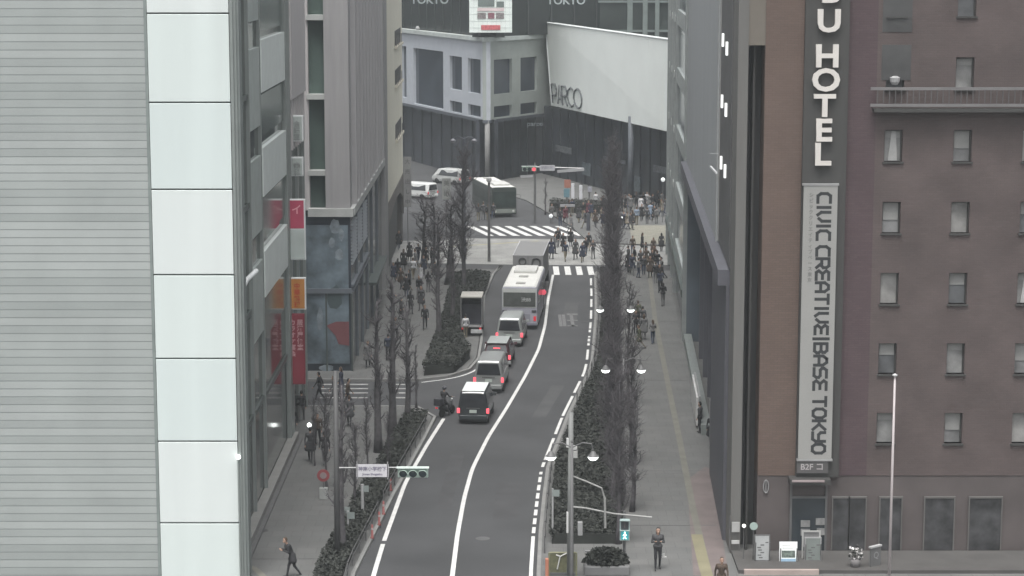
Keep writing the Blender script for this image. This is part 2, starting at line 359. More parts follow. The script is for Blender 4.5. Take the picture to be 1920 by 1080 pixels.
# projecting signs on that facade (things hanging on it)
def proj_sign(label, y, z0, z1, x0, x1, face, frame=white_m, lower=None, txt=None, tm=None, tsize=.5, cols=1):
    r = thing('projecting_sign', label, 'sign', (x0, y, z0))
    P('sign_frame', MB().box(x0, x1, y - .12, y + .12, z0, z1), frame, r, bevel=.02)
    zc = z0 + (z1 - z0) * (lower[0] if lower else 0)
    P('sign_face', MB().box(x0 + .07, x1 - .07, y - .14, y - .125, zc + .07, z1 - .07), face, r)
    if lower: P('lower_face', MB().box(x0 + .05, x1 - .05, y - .14, y - .125, z0 + .05, zc), lower[1], r)
    P('bracket', MB().box(-11.95, x0, y - .04, y + .04, z0 + .3, z0 + .38).box(-11.95, x0, y - .04, y + .04, z1 - .38, z1 - .3), steel, r)
    if txt:
        for ci, s in enumerate(txt):
            xc = (x0 + x1) / 2 + (0 if len(txt) == 1 else (.2 - .4 * ci))
            n = len(s); top = z1 - .3; 
            for i, ch in enumerate(s):
                loc(text('character', ch, tsize, tm, r, FACE(xc, y - .15, top - tsize * 1.02 * (i + .5)), ext=.005, bold=.01), r)
    return r
def zpx(v, Y): return at(960, v, Y)[1]
Ys = 111.5
proj_sign('pink sign with white lower half, topmost of the coloured signs', Ys, zpx(487, Ys), zpx(373, Ys), at(541, 430, Ys)[0], at(573, 430, Ys)[0], M('pink_sign', (.42, .06, .11), .5), lower=(.5, M('sign_pale', (.45, .5, .48), .5)), txt=['イ'], tm=M('pink_letter', (.75, .35, .4), .5), tsize=.55)
proj_sign('orange sign between the pink sign and the long red one', Ys, zpx(580, Ys), zpx(520, Ys), at(541, 550, Ys)[0], at(574, 550, Ys)[0], M('orange_sign', (.48, .21, .05), .5), txt=['中華料理'], tm=M('orange_letter', (.45, .07, .02), .5), tsize=.33)
proj_sign('long dark red sign with pale lettering, lowest of the coloured signs', Ys, zpx(720, Ys), zpx(588, Ys), at(541, 650, Ys)[0], at(572, 650, Ys)[0], M('red_sign', (.22, .03, .045), .5), frame=M('red_frame', (.2, .025, .04), .5), txt=['居酒屋個室', 'カラオケ宴会'], tm=M('rose_letter', (.5, .28, .29), .5), tsize=.33)
proj_sign('pale grey sign high under the mauve wall', 114, zpx(265, 114), zpx(216, 114), at(545, 240, 114)[0], at(569, 240, 114)[0], M('grey_sign', (.42, .46, .44), .5), txt=['会議室'], tm=M('grey_letter', (.28, .3, .29), .5), tsize=.34)
proj_sign('pale grey sign just above the pink sign', 114, zpx(330, 114), zpx(294, 114), at(545, 310, 114)[0], at(569, 310, 114)[0], MATS['grey_sign'], txt=['歯科'], tm=MATS['grey_letter'], tsize=.36)

# ================================================================== LEFT: concrete building over glass shop
t = thing('concrete_building', 'grey concrete building with vertical ribs above a glass corner shop', 'building', (-10, 131, 0))
Y0 = 130.9
P('core_wall', MB().box(-40, -12.5, Y0 + .3, 163, 10.2, 38), mauve, t)
P('recessed_glazing', MB().box(-12.5, -11.5, Y0 + .8, 132.2, 10.2, 38), glass_m, t)
P('front_slab', MB().box(-11.5, -10, Y0, 132.4, 10.3, 38), concrete, t)
for v in (-105, 33, 182, 325):
    z = zpx(v, Y0); P('floor_band', MB().box(-12.6, -11.5, Y0 + .15, Y0 + 1, z - .16, z + .16), concrete_l, t)
P('side_wall', MB().box(-11.5, -10.18, 132.4, 163, 10.3, 38), concrete, t)
mb = MB()
for k in range(10): y = 133.2 + k * 3.1; mb.box(-10.18, -9.72, y, y + .5, 10.35, 38)
P('rib', mb, M('rib_concrete', (0.350, 0.343, 0.350), .8, var=.06, streak=1), t)
P('soffit_beam', MB().box(-12.6, -9.8, Y0 - .15, Y0 + .5, 9.85, 10.35).box(-10.4, -9.75, Y0 + .5, 163.2, 9.85, 10.35), concrete_l, t)
P('shop_front_glass', MB().box(-13.3, -10.0, Y0 + .1, Y0 + .3, .13, 9.85), glass_b, t)
P('shop_side_glass', MB().box(-10.2, -10.05, Y0 + .5, 163, .13, 9.85), M('side_glass', (.06, .075, .07), .1, var=.4, scale=.35, spec=.6), t)
P('inner_wall', MB().box(-40, -10.3, Y0 + .35, 163, 0, 9.84), dark, t)
P('end_pier', MB().box(-10.4, -9.72, 163.2, 166.5, .13, 38), M('pier_concrete', (0.260, 0.260, 0.260), .8, var=.06), t)
mb = MB()
for z in (5.05, 5.4): mb.box(-10.05, -9.85, Y0 + .4, 146, z, z + .12)
mb.box(-13.3, -9.95, Y0 - .1, Y0 + .12, 5.05, 5.35)
for y in (136, 141, 146, 151, 157): mb.box(-10.05, -9.93, y, y + .14, .13, 9.85)
for x in (-11.6, -10.02): P('frame_post', MB().box(x, x + .1, Y0 - .05, Y0 + .1, .13, 5.03), alu_d, t)
P('window_frame', mb, M('frame_slate', (.13, .145, .165), .5), t)
mb = MB()
for k in range(12): z = 6.7 + k * .22; mb.box(-10.05, -9.94, Y0 + 1, 145.5, z, z + .1)
P('blind', mb, M('blind_pale', (.42, .45, .48), .6), t)
P('shop_awning', MB().box(-10.05, -9.4, 146.5, 160, 3.1, 3.3), alu_d, t)
# mural posters in the shop window (plain generic stand-in artwork)
w = thing('window_poster', 'large blue mural poster with a dark red patch behind the corner shop glass', 'poster', (-12, Y0, 1))
P('poster_sheet', MB().box(-12.95, -10.15, Y0 - .01, Y0 + .08, .6, 9.3), M('poster_blue', (.125, .16, .185), .5, var=.55, scale=.9), w)
mb = MB()
def blob(mb, cx, cz, rx, rz, y, ang=0, n=14, wob=.15):
    pts = []
    for k in range(n):
        a = 2 * math.pi * k / n; r = 1 + rnd.uniform(-wob, wob); x = rx * r * math.cos(a); z = rz * r * math.sin(a)
        pts.append((cx + x * math.cos(ang) - z * math.sin(ang), y, cz + x * math.sin(ang) + z * math.cos(ang)))
    mb.add(pts, [tuple(range(n))])
for (u, v, ru, rv) in ((628, 425, 10, 15), (636, 478, 8, 11), (622, 455, 6, 10), (640, 440, 5, 12), (612, 690, 14, 6), (600, 600, 6, 22)):
    mb = MB(); x, z = at(u, v, Y0); blob(mb, x, z, ru * .033, rv * .033, Y0 - .016)
    P('poster_pale_blob', mb, M('poster_pale', (.2, .235, .26), .5, var=.4, scale=2), w)  # pale printed blobs of the mural
mb = MB(); x, z = at(628, 558, Y0); blob(mb, x, z, .45, .75, Y0 - .02); x, z = at(590, 470, Y0); blob(mb, x, z, .4, .9, Y0 - .02)
P('poster_dark_blob', MB().add(mb.v[:14], [tuple(range(14))]), M('poster_dark', (.07, .095, .10), .5), w)  # dark printed blob of the mural
x0, z1 = at(612, 603, Y0); x1, z0 = at(655, 648, Y0)
P('poster_red_patch', MB().prism([(x0, z1 - .25), (x0 + .6, z1), (x1, z1), (x1, z0), (x0 + .75, z0 + .1), (x0 + .55, z0 + .65)], 0, .02, Matrix.Translation((0, Y0 - .02, 0)) @ Matrix.Rotation(R(90), 4, 'X')), M('poster_red', (.19, .07, .075), .5), w)

# ================================================================== LEFT: beige building
t = thing('beige_building', 'beige building with notched balconies beyond the ribbed concrete one', 'building', (-10, 167, 0))
P('wall', MB().box(-40, -9.85, 166.6, 192, 6.2, 38), beige, t)
P('dark_base', MB().box(-40, -10.3, 166.6, 192, 0, 6.2), dark, t)
P('end_wall', MB().box(-10.3, -9.9, 190.4, 192, .13, 6.2).box(-10.3, -9.9, 166.6, 167.6, .13, 6.2), M('end_wall_brown', (.1, .095, .09), .8), t)
P('arch_fascia', MB().prism([(166.6, 6.3), (166.6, 4.4), (173, 4.9), (180, 5.4), (186, 5.2), (191, 4.2), (192, 2.6), (192, 6.3)], -9.9, -9.8, Matrix(((0, 0, 1, 0), (1, 0, 0, 0), (0, 1, 0, 0), (0, 0, 0, 1)))), M('fascia_brown', (.12, .11, .1), .7), t)
for v in (-45, 63, 135, 235):
    z = zpx(v, 184)
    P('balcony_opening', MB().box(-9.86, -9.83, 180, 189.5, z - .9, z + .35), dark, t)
    P('balcony_slab', MB().box(-9.83, -9.6, 179.6, 190, z - 1.1, z - .92), M('balcony_pale', (0.528, 0.496, 0.416), .8), t)
    for k in range(4): P('railing', MB().box(-9.7, -9.65, 180 + k * 2.6, 180.3 + k * 2.6, z - .92, z - .1), steel_d, t)

# ================================================================== RIGHT: hotel
YH = 90.0
def XH(u, v=600): return at(u, v, YH)[0]
t = thing('hotel', 'brown tiled hotel tower with tall vertical lettering on its front', 'building', (XH(1378), YH, 0))
hx0 = XH(1376); x_a, x_b, x_c, x_d, x_e, x_f = XH(1395), XH(1426), XH(1497), XH(1578), XH(1632), XH(1712)
P('corner_strip', MB().box(hx0, x_a, YH, 91.95, 0, 38), hotel_l, t)
zr = zpx(85, YH)
P('recess_head', MB().box(x_a, x_b, YH + .04, 101, zr, 38), M('olive_head', (.14, .125, .105), .8, var=.06), t)
P('recess', MB().box(x_a, x_b, YH + 1.4, 101, 0, zr), M('recess_dark', (.06, .06, .06), .6, var=.3, streak=1), t)
P('recess_fin', MB().box(x_a + .27, x_a + .36, YH + .5, YH + 1.4, 0, zr), hotel_g, t)
P('front_wall', MB().box(x_b, x_c, YH, 101, 3.6, 38), brick_h, t)
P('sign_column', MB().box(x_c, x_d, YH - .25, 101, 3.6, 38), hotel_g, t)
P('plum_wall', MB().box(x_d, x_e, YH, 101, 3.6, 38), brick_p, t)
# window bays continue to the right
bay_w = x_f - x_e
P('rear_mass', MB().box(x_e, 36, YH + 1.2, 101, 0, 38), hotel_g, t)
zw = [zpx(v, YH) for v in (410, 540, 675, 805)]
stepz = (zw[0] - zw[-1]) / 3
levels = sorted([zw[-1] + stepz * k for k in range(-0, 10)])
wall_mb = MB(); xs = [x_e + .0]
wins = []
nb = 6
for b in range(nb):
    X0 = x_e + b * (bay_w + 1.1); 
    wl, wr = XH(1649) - x_e + X0, XH(1683) - x_e + X0
    wins.append((X0, wl, wr))
cuts = []
for (X0, wl, wr) in wins: cuts += [wl, wr]
edges = [x_e] + cuts + [36]
for i in range(0, len(edges) - 1, 2): wall_mb.box(edges[i], edges[i + 1], YH, YH + 1.2, 3.6, 38)
for (X0, wl, wr) in wins:
    zz = [3.6] + [z for L in levels for z in (L - .62, L + .72)] + [38]
    for i in range(0, len(zz) - 1, 2):
        if zz[i + 1] > zz[i]: wall_mb.box(wl, wr, YH + .003, YH + 1.2, zz[i], zz[i + 1])
P('bay_wall', wall_mb, brickmat('bay_brown', (.088, .069, .066), (.096, .075, .072), (.074, .06, .057), .3, .1, .006, 'WALL', .7, dirt=.2), t)
wcol = M('window_blind', (.235, .235, .23), .5, var=.4, scale=1.1)
cur = M('curtain', (.40, .40, .39), .7, var=.1, scale=5)
for bi, (X0, wl, wr) in enumerate(wins):
    for li, L in enumerate(levels):
        f = P('window', MB().box(wl, wr, YH + .3, YH + .36, L - .62, L + .72), M('window_blind_%d' % ((bi * 5 + li * 3) % 4), [(.235, .235, .23), (.2, .2, .2), (.27, .265, .255), (.13, .135, .14)][(bi * 5 + li * 3) % 4], .35, var=.4, scale=1.1), t)
        P('blind', MB().box(wl + .07, wr - .07, YH + .26, YH + .29, L + .67 - [.3, .75, .1, .5][(bi + li * 7) % 4], L + .66), M('blind_cloth', (.27, .27, .26), .7), f).matrix_parent_inverse = Matrix()
        fr = P('window_frame', MB().box(wl, wl + .05, YH + .2, YH + .3, L - .62, L + .72).box(wr - .05, wr, YH + .2, YH + .3, L - .62, L + .72).box(wl + .05, wr - .05, YH + .2, YH + .3, L + .67, L + .72).box(wl - .06, wr + .06, YH - .08, YH + .3, L - .7, L - .62), hotel_g, f)
        fr.matrix_parent_inverse = Matrix.Translation(t.location).inverted(); fr.matrix_parent_inverse = Matrix()
        if (bi == 0 and li == 4) or (bi == 2 and li == 2):
            c = P('curtain', MB().prism([(wl + .35, L + .68), (wl + .52, L + .68), (wl + .6, L - .6), (wl + .2, L - .6)], 0, .05, Matrix.Translation((0, YH + .29, 0)) @ Matrix.Rotation(R(90), 4, 'X')), cur, f); c.matrix_parent_inverse = Matrix()
for v in (165, 196):
    z = zpx(v, YH); P('balcony_rail', MB().box(XH(1618), 36, YH - .5, YH - .42, z - .06, z + .06), M('rail_grey', (.16, .155, .155), .5), t)
z = zpx(200, YH); P('balcony_floor', MB().box(XH(1625), 36, YH - .55, YH, z - .2, z - .05), hotel_g, t)
mb = MB()
for k in range(60):
    x = XH(1630) + k * .25
    if x < 36: mb.box(x, x + .04, YH - .48, YH - .44, zpx(195, YH), zpx(166, YH))
P('balcony_balusters', mb, M('rail_dark', (.09, .085, .085), .5), t)
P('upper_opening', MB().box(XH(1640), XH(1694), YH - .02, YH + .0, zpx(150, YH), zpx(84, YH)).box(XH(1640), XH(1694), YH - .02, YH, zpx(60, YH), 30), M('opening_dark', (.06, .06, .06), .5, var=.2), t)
P('flood_light', MB().lathe([(.12, 0), (.2, .12), (.22, .3), (.1, .36)], (XH(1663), YH - .3, zpx(158, YH)), 10), M('flood_grey', (.3, .3, .3), .5), t)
# ground floor
P('ground_floor_wall', MB().box(x_b, 36, YH + .03, 101, 0, 3.597), M('ground_dark', (.085, .072, .07), .7, var=.2, scale=.5), t)
P('canopy', MB().box(XH(1484), XH(1560), YH - .7, YH + .35, 3.35, 3.6), hotel_g, t)
P('canopy_edge', MB().box(XH(1487), XH(1548), YH - .78, YH - .7, 3.5, 3.58), M('edge_pink', (.3, .25, .25), .6), t)
mb = MB()
for (u, v) in ((1508, 978), (1536, 974), (1508, 994), (1538, 993)):
    x, z = at(u, v, YH + .3); P('pale_pane', MB().box(x - .2, x + .2, YH - .06, YH + .0, z - .15, z + .15), M('entrance_pane', (.24, .24, .235), .4, var=.3, scale=4), t)  # pale panes of the entrance window
P('entrance_glass', MB().box(XH(1492), XH(1555), YH - .03, YH + .02, 0, 2.6), glass_d, t)
for a_, b_ in ((1570, 1600), (1602, 1632), (1660, 1700), (1745, 1800), (1830, 1890)):
    f = P('side_door', MB().box(XH(a_), XH(b_), YH - .02, YH + .02, .28, 2.6), M('door_dark', (.05, .05, .052), .25, var=.6, scale=1.5), t)
    P('door_frame', MB().box(XH(a_) - .05, XH(b_) + .05, YH - .07, YH + .02, 2.6, 2.68).box(XH(a_) - .05, XH(a_), YH - .07, YH + .02, .28, 2.6).box(XH(b_), XH(b_) + .05, YH - .07, YH + .02, .28, 2.6), M('door_frame_grey', (.12, .115, .11), .5), f).matrix_parent_inverse = Matrix()
P('entrance_frame', MB().box(XH(1488), XH(1492), YH - .08, YH + .02, 0, 3.3).box(XH(1555), XH(1559), YH - .08, YH + .02, 0, 3.3).box(XH(1492), XH(1555), YH - .08, YH + .02, 2.6, 2.7), steel_d, t)
# letters TOBU HOTEL
letters = [('T', -118), ('O', -68), ('B', -14), ('U', 41), ('H', 107), ('O', 152), ('T', 200), ('E', 246), ('L', 291)]
for ch, v in letters:
    u = 1554 - (v - 41) * .052
    x, z = at(u if ch != 'L' else u, v, YH - .3)
    o = text('letter', ch, 1.3, letter_m, t, FACE(x, YH - .36, z), ext=.09, bold=.035, sx=1.14); loc(o, t)
# banner hanging on the column
t = thing('banner', 'long white vertical banner with black block lettering hung on the hotel column', 'banner', (0, YH, 0))
zt, zb = zpx(346, YH), zpx(857, YH); xb0, xb1 = at(1503, 346, YH)[0], at(1568, 346, YH)[0]; xq0, xq1 = at(1491, 857, YH)[0], at(1552, 857, YH)[0]
xb0, xb1 = (xb0 + xq0) / 2 + .05, (xb1 + xq1) / 2 + .05
P('banner_sheet', MB().box(xb0, xb1, YH - .42, YH - .36, zb, zt), M('banner_cloth', (.275, .275, .262), .8, var=.06, scale=.5), t)
P('banner_rail', MB().box(xb0 - .05, xb1 + .05, YH - .44, YH - .26, zt, zt + .08).box(xb0 - .05, xb1 + .05, YH - .44, YH - .26, zb - .08, zb), steel, t)
GL = {'C': [[(1, .0), (.25, 0), (0, .25), (0, .75), (.25, 1), (1, 1)]], 'I': [[(.5, 0), (.5, 1)]], 'V': [[(0, 1), (0, .3), (.3, 0)], [(.55, .0), (.55, 0)], [(1, 1), (1, .35), (.7, .1)]],
      'R': [[(0, 0), (0, 1), (.8, 1), (1, .8), (1, .55), (.8, .42), (0, .42)], [(.5, .42), (1, 0)]], 'E': [[(1, 1), (.2, 1), (0, .8), (.35, .5), (0, .2), (.2, 0), (1, 0)], [(.35, .5), (.9, .5)]],
      'A': [[(0, 0), (0, .7), (.3, 1), (.7, 1), (1, .7), (1, 0)], [(0, .38), (1, .38)]], 'T': [[(0, 1), (1, 1)], [(.5, 1), (.5, 0)]],
      'B': [[(0, 0), (0, 1), (.75, 1), (.95, .82), (.95, .65), (.75, .52), (0, .52)], [(.75, .52), (1, .35), (1, .18), (.8, 0), (0, 0)]],
      'S': [[(1, 1), (.2, 1), (0, .8), (0, .62), (.2, .5), (.8, .5), (1, .38), (1, .2), (.8, 0), (0, 0)]], 'O': [[(.25, 0), (0, .25), (0, .75), (.25, 1), (.75, 1), (1, .75), (1, .25), (.75, 0), (.25, 0)]],
      'K': [[(0, 0), (0, 1)], [(1, 1), (.4, .5), (1, 0)], [(0, .5), (.4, .5)]], 'Y': [[(0, 1), (0, .65), (.25, .48), (1, .48)], [(1, 1), (1, .25), (.75, 0), (0, 0)]], '/': [[(.5, -.1), (.5, 1.1)]]}
ink = M('banner_ink', (.028, .03, .032), .7)
def word(s, v0, v1):
    z0, z1 = zpx(v0, YH), zpx(v1, YH); n = sum(.55 if c == 'I' else 1 for c in s); pitch = (z0 - z1) / n; z = z0; capx0 = at(1531, 600, YH)[0] - xb0 * 0; hgt = .53
    x0 = xb1 - .30 - hgt; mb = MB(); th = .13
    for c in s:
        wd = pitch * (.55 if c == 'I' else 1); gw = wd * .74
        for pl in GL[c]:
            pts = [(x0 + b * hgt, z - wd * .13 - a * gw) for a, b in pl]
            for p, q in zip(pts, pts[1:]):
                d = Vector((q[0] - p[0], q[1] - p[1])); L = d.length
                if L < 1e-4: continue
                d /= L; n_ = Vector((-d.y, d.x)) * th / 2; e = d * th * .4; y = YH - .425 - .002 * rnd.random()
                a_, b_ = Vector(p) - e, Vector(q) + e
                mb.add([(a_.x - n_.x, y, a_.y - n_.y), (b_.x - n_.x, y, b_.y - n_.y), (b_.x + n_.x, y, b_.y + n_.y), (a_.x + n_.x, y, a_.y + n_.y)], [(0, 1, 2, 3)])
        z -= wd
    P('lettering', mb, ink, t)
word('CIVIC', 358, 450); word('CREATIVE', 457, 626); word('/', 626, 638); word('BASE', 638, 730); word('TOKYO', 738, 848)
for i, ch in enumerate('シビッククリエイティブベース東京'):
    z = zpx(364 + i * 10.6, YH)
    loc(text('small_character', ch, .2, M('banner_ink_soft', (.16, .16, .155), .7), t, FACE(xb0 + .33, YH - .425, z), ext=.001, bold=.004), t)
t = thing('floor_sign', 'small dark sign reading B2F under the foot of the white banner', 'sign', (xb0, YH, zb - .8))
P('sign_board', MB().box(xb0 - .03, xb1 - .12, YH - .4, YH - .26, zb - .62, zb - .1), M('plate_dark', (.085, .082, .082), .5), t)
loc(text('lettering', 'B2F コ', .36, M('plate_letter', (.36, .34, .34), .5), t, FACE((xb0 + xb1) / 2 - .1, YH - .41, zb - .35), ext=.004, bold=.006), t)
x, z = at(1436, 912, YH)
t = thing('wall_emblem', 'small oval emblem fixed low on the hotel wall', 'emblem', (x, YH, z))
mb = MB(); pts = [(x + .11 * math.cos(a), YH - .04, z + .28 * math.sin(a)) for a in [k * math.pi / 8 for k in range(17)]]; mb.tube(pts, .03, 5, cap=False); mb.box(x - .02, x + .02, YH - .04, YH, z - .25, z + .25)
P('oval_ring', mb, M('emblem_grey', (.2, .2, .2), .5), t)

# ================================================================== RIGHT: grey hall building
RT = Matrix.Translation((9.11, 87, 0)) @ Matrix.Rotation(math.atan(-.045), 4, 'Z')   # local +Y runs along the right building line
def rb(root, name, mb, m, **k):
    o = mb.build(name, m, root, **k); return o
t = thing('hall_building', 'smooth grey windowless building with a tall dark glazed recess under a slate canopy', 'building'); t.matrix_world = RT
rb(t, 'upper_wall', MB().box(0.02, 25, 14.2, 54, 12.3, 38), b2_grey, )
rb(t, 'edge_band', MB().box(-.02, .02, 14.2, 15.0, 12.3, 38), M('edge_pale', (.3, .31, .31), .5))
rb(t, 'recess_glass', MB().box(1.0, 1.2, 18.5, 54, .1, 12.3), M('recess_glass_dark', (0.041, 0.039, 0.056), .15, var=.3, scale=.3), )
rb(t, 'inner_mass', MB().box(1.2, 25, 17.6, 54, 0, 12.3), dark)
rb(t, 'canopy', MB().box(-.35, 1.0, 5.1, 54, 11.6, 12.3), purple_soffit)
rb(t, 'side_pier', MB().box(.02, .5, 5.1, 17.5, .1, 11.6), M('pier_slate', (.095, .096, .11), .6, var=.08, streak=1))
mb = MB()
for y in (24, 30, 36, 42, 48): mb.box(.75, 1.0, y, y + .3, .1, 11.6)
rb(t, 'mullion', mb, purple_soffit)
rb(t, 'base_panel', MB().box(.3, .8, 19, 24, .1, 2.6), M('base_grey', (.3, .3, .3), .5))
rb(t, 'plinth', MB().box(-.02, .5, 26, 54, .1, .7), alu)
t = thing('wall_sign', 'pale leaning notice panel along the base of the dark glazed recess', 'sign'); t.matrix_world = RT @ Matrix.Translation((0, 0, 0))
rb(t, 'notice_board', MB().box(-.25, -.12, 27.5, 34, .3, 1.9), M('notice_pale', (.5, .5, .49), .5), bevel=.03)
rb(t, 'notice_frame', MB().box(-.12, -.02, 27.3, 34.2, .13, 2.0), steel)
# hotel side lit lamps (part of the dark side wall)
t = thing('side_block', 'narrow dark grey block with pairs of lit white lamps beside the brown hotel', 'building', (9.2, 101, 0)); 
P('wall', MB().prism([(9.45, 92.02), (10.05, 92.02), (10.05, 101.1), (9.85, 101.1)], 12.4, 38), M('side_block_grey', (.1, .1, .1), .6, var=.1), t)
P('pale_edge', MB().box(9.80, 9.92, 100.8, 101.15, 12.4, 38), M('edge_pale2', (.3, .3, .29), .5), t)
for v in (-40, 75, 190, 305):
    for yy, dv in ((98.5, 0), (95.2, 16)):
        x = 9.45 + (yy - 92) * .044; z = zpx(v + dv, yy)
        P('lamp', MB().box(x - .10, x - .01, yy - .1, yy + .12, z - .3, z + .3), M('side_lamp', (.9, .92, .9), .3, emit=.6), t)
P('pipe_frame', MB().box(9.2, 9.6, 99, 99.08, zpx(288, 99), zpx(291, 99) + .08).box(9.2, 9.28, 96, 99, zpx(322, 97), zpx(322, 97) + .08), white_m, t)

# ================================================================== RIGHT: glass-and-panel building
t = thing('panelled_building', 'blue-grey glass building with pale slanting floor panels next to the grey hall', 'building'); t.matrix_world = RT
rb(t, 'side_glass', MB().box(.15, 25, 54.2, 97, 0, 38), M('slate_glass', (0.105, 0.126, 0.147), .12, var=.3, scale=.3, spec=.5))
mb = MB()
for k in range(8): z = 3.2 + k * 4.35; mb.box(.0, .15, 54.4, 75, z, z + 1.15)
rb(t, 'floor_panel', mb, M('spandrel_pale', (0.390, 0.423, 0.416), .5))
mb = MB()
for k in range(8): z = 3.2 + k * 4.35; mb.box(.02, .15, 76, 96.8, z, z + .5)
rb(t, 'floor_edge', mb, M('edge_white', (.5, .53, .52), .5))
mb = MB()
for y in (54.2, 75, 83, 90, 96.6): mb.box(-.12, .15, y, y + (.9 if y < 80 else .4), .1, 38)
rb(t, 'column', mb, M('pale_column', (.26, .28, .275), .6))
rb(t, 'shop_fascia', MB().box(-.2, .0, 55, 96, 3.0, 3.5), alu_d)

# ================================================================== FAR: department store with corner, glass top, white prow
YC = 240.0
def W3(u, v, Y): x, z = at(u, v, Y); return Vector((x, Y, z))
t = thing('department_store', 'big store across the junction with pale upper bays over a dark glazed base', 'building', (-2.9, 240, 0))
YL, YR_ = 271.0, 253.0
C = Vector((at(912, 215, YC)[0], YC)); Lf = Vector((at(742, 200, YL)[0], YL)); Rt = Vector((at(1045, 215, YR_)[0], YR_))
zt, zb = 16.1, 7.3
def wallseg(mb, A, B, s0, s1, z0, z1, out=0, th=.5):
    d = (B - A); n = Vector((d.y, -d.x)).normalized()
    if n.y > 0: n = -n
    p, q = A + d * s0, A + d * s1; o0 = n * out; o1 = n * (out - th)
    pts = [p + o0, q + o0, q + o1, p + o1]
    mb.prism([(a.x, a.y) for a in pts], z0, z1)
def seg_grid(A, B, wins, m, z0=zb, z1=zt):
    """wall with window openings: wins list of (s0,s1,[(za,zb)...])"""
    mb = MB(); last = 0
    for s0, s1, hs_ in wins:
        wallseg(mb, A, B, last, s0, z0, z1)
        zz = [z0] + [q for h in hs_ for q in h] + [z1]
        for i in range(0, len(zz), 2):
            if zz[i + 1] - zz[i] > .01: wallseg(mb, A, B, s0, s1, zz[i], zz[i + 1], out=-.003)
        last = s1
    wallseg(mb, A, B, last, 1, z0, z1)
    P('upper_wall', mb, m, t)
    for s0, s1, hs_ in wins:
        for h in hs_:
            mb = MB(); wallseg(mb, A, B, s0, s1, h[0], h[1], out=-.35, th=.1); f = P('window', mb, glass_b, t)
def sL(u, Y=None):     # parameter along Lf->C for a picture column
    lo, hi = 0, 1
    for _ in range(30):
        m_ = (lo + hi) / 2; p = Lf.lerp(C, m_); uu = 960 + F * p.x / (p.y * math.cos(PITCH) + 14 * math.sin(PITCH))
        lo, hi = (m_, hi) if uu < u else (lo, m_)
    return lo
def sR(u):
    lo, hi = 0, 1
    for _ in range(30):
        m_ = (lo + hi) / 2; p = C.lerp(Rt, m_); uu = 960 + F * p.x / (p.y * math.cos(PITCH) + 14 * math.sin(PITCH))
        lo, hi = (m_, hi) if uu < u else (lo, m_)
    return lo
up = (9.3 + .8, 14.0); lowr = (zb + .15, 8.75)
seg_grid(Lf, C, [(sL(753), sL(762), [(8.0, 14.4)]), (sL(775), sL(831), [(7.5, 14.35)]), (sL(843), sL(866), [lowr, up]), (sL(877), sL(901), [lowr, up])], lav)
seg_grid(C, Rt, [(sR(926), sR(960), [lowr, up]), (sR(976), sR(1007), [lowr, up])], olive_g)
mb = MB(); wallseg(mb, Lf, C, -.05, 1.0, zt, zt + .45, out=.35, th=1.0); wallseg(mb, C, Rt, 0, 1.0, zt, zt + .45, out=.35, th=1.0)
P('cornice', mb, M('cornice_grey', (0.442, 0.476, 0.459), .6), t)
mb = MB(); wallseg(mb, Lf, C, 0, 1, 0, zb, out=-1.0, th=.4); wallseg(mb, C, Rt, 0, 1, 0, zb, out=-1.0, th=.4)
BA, BB = Vector((3.2, 250.5)), Vector((17.5, 214.5)); wallseg(mb, BA, BB, 0, 1, 0, 8.2, out=-.6, th=.5)
P('base_glazing', mb, dark_b, t)
mb = MB(); wallseg(mb, Lf, C, -.05, 1, zb - .35, zb, out=.02); wallseg(mb, C, Rt, 0, 1, zb - .35, zb, out=.02); P('soffit_band', mb, M('soffit_slate', (0.081, 0.090, 0.104), .5), t)
mb = MB()
for s_ in [k / 9 for k in range(10)]: wallseg(mb, Lf, C, s_, s_ + .008, .13, zb - .4, out=-.9, th=.12); wallseg(mb, C, Rt, s_, s_ + .012, .13, zb - .4, out=-.9, th=.12)
for k in range(16): wallseg(mb, BA, BB, k / 16, k / 16 + .006, .13, 8.1, out=-.5, th=.1)
P('mullion', mb, M('mullion_slate', (0.031, 0.035, 0.041), .5), t)
for k, (a_, b_, z0_, z1_) in enumerate([(.1, .22, 3.2, 3.9), (.3, .36, 1.2, 2.6), (.45, .6, 3.4, 3.8), (.66, .7, .8, 2.4), (.78, .95, 3.3, 4.0)]):
    mb = MB(); wallseg(mb, BA, BB, a_, b_, z0_, z1_, out=-.42, th=.06); P('shop_panel', mb, M('shop_panel_%d' % (k % 2), [(.13, .14, .15), (.09, .11, .12)][k % 2], .5, var=.4, scale=3), t)
P('corner_column', MB().lathe([(.3, .13), (.3, zb)], (C.x + .1, YC + .35, 0), 12), M('column_grey', (.2, .2, .195), .6), t, smooth=True)
P('round_column', MB().lathe([(.32, .13), (.32, 9.2)], (at(1183, 300, 221)[0], 221, 0), 12), M('column_slate', (.1, .11, .125), .6), t, smooth=True)
mb = MB(); wallseg(mb, Lf, C, -.2, 1, zt + .45, 38, out=-1.2, th=1); wallseg(mb, C, Vector((C.x + 30, 272)), 0, 1, zt + .45, 38, out=-1.2, th=1)
P('upper_glass', mb, M('top_glass', (0.025, 0.031, 0.030), .25, var=.25, scale=.25, spec=.4), t)
mb = MB()
for k in range(11):
    wallseg(mb, Lf, C, k / 11, k / 11 + .006, zt + .6, 38, out=-1.1, th=.1); wallseg(mb, C, Vector((C.x + 30, 272)), k / 11, k / 11 + .006, zt + .6, 38, out=-1.1, th=.1)
P('upper_mullion', mb, M('top_mullion', (0.034, 0.040, 0.040), .4), t)
P('rear_mass', MB().prism([(Lf.x - 3, 284), (C.x - 3, 262), (C.x + 8, 262), (40, 277), (40, 294), (Lf.x - 3, 294)], 0, 38), dark, t)
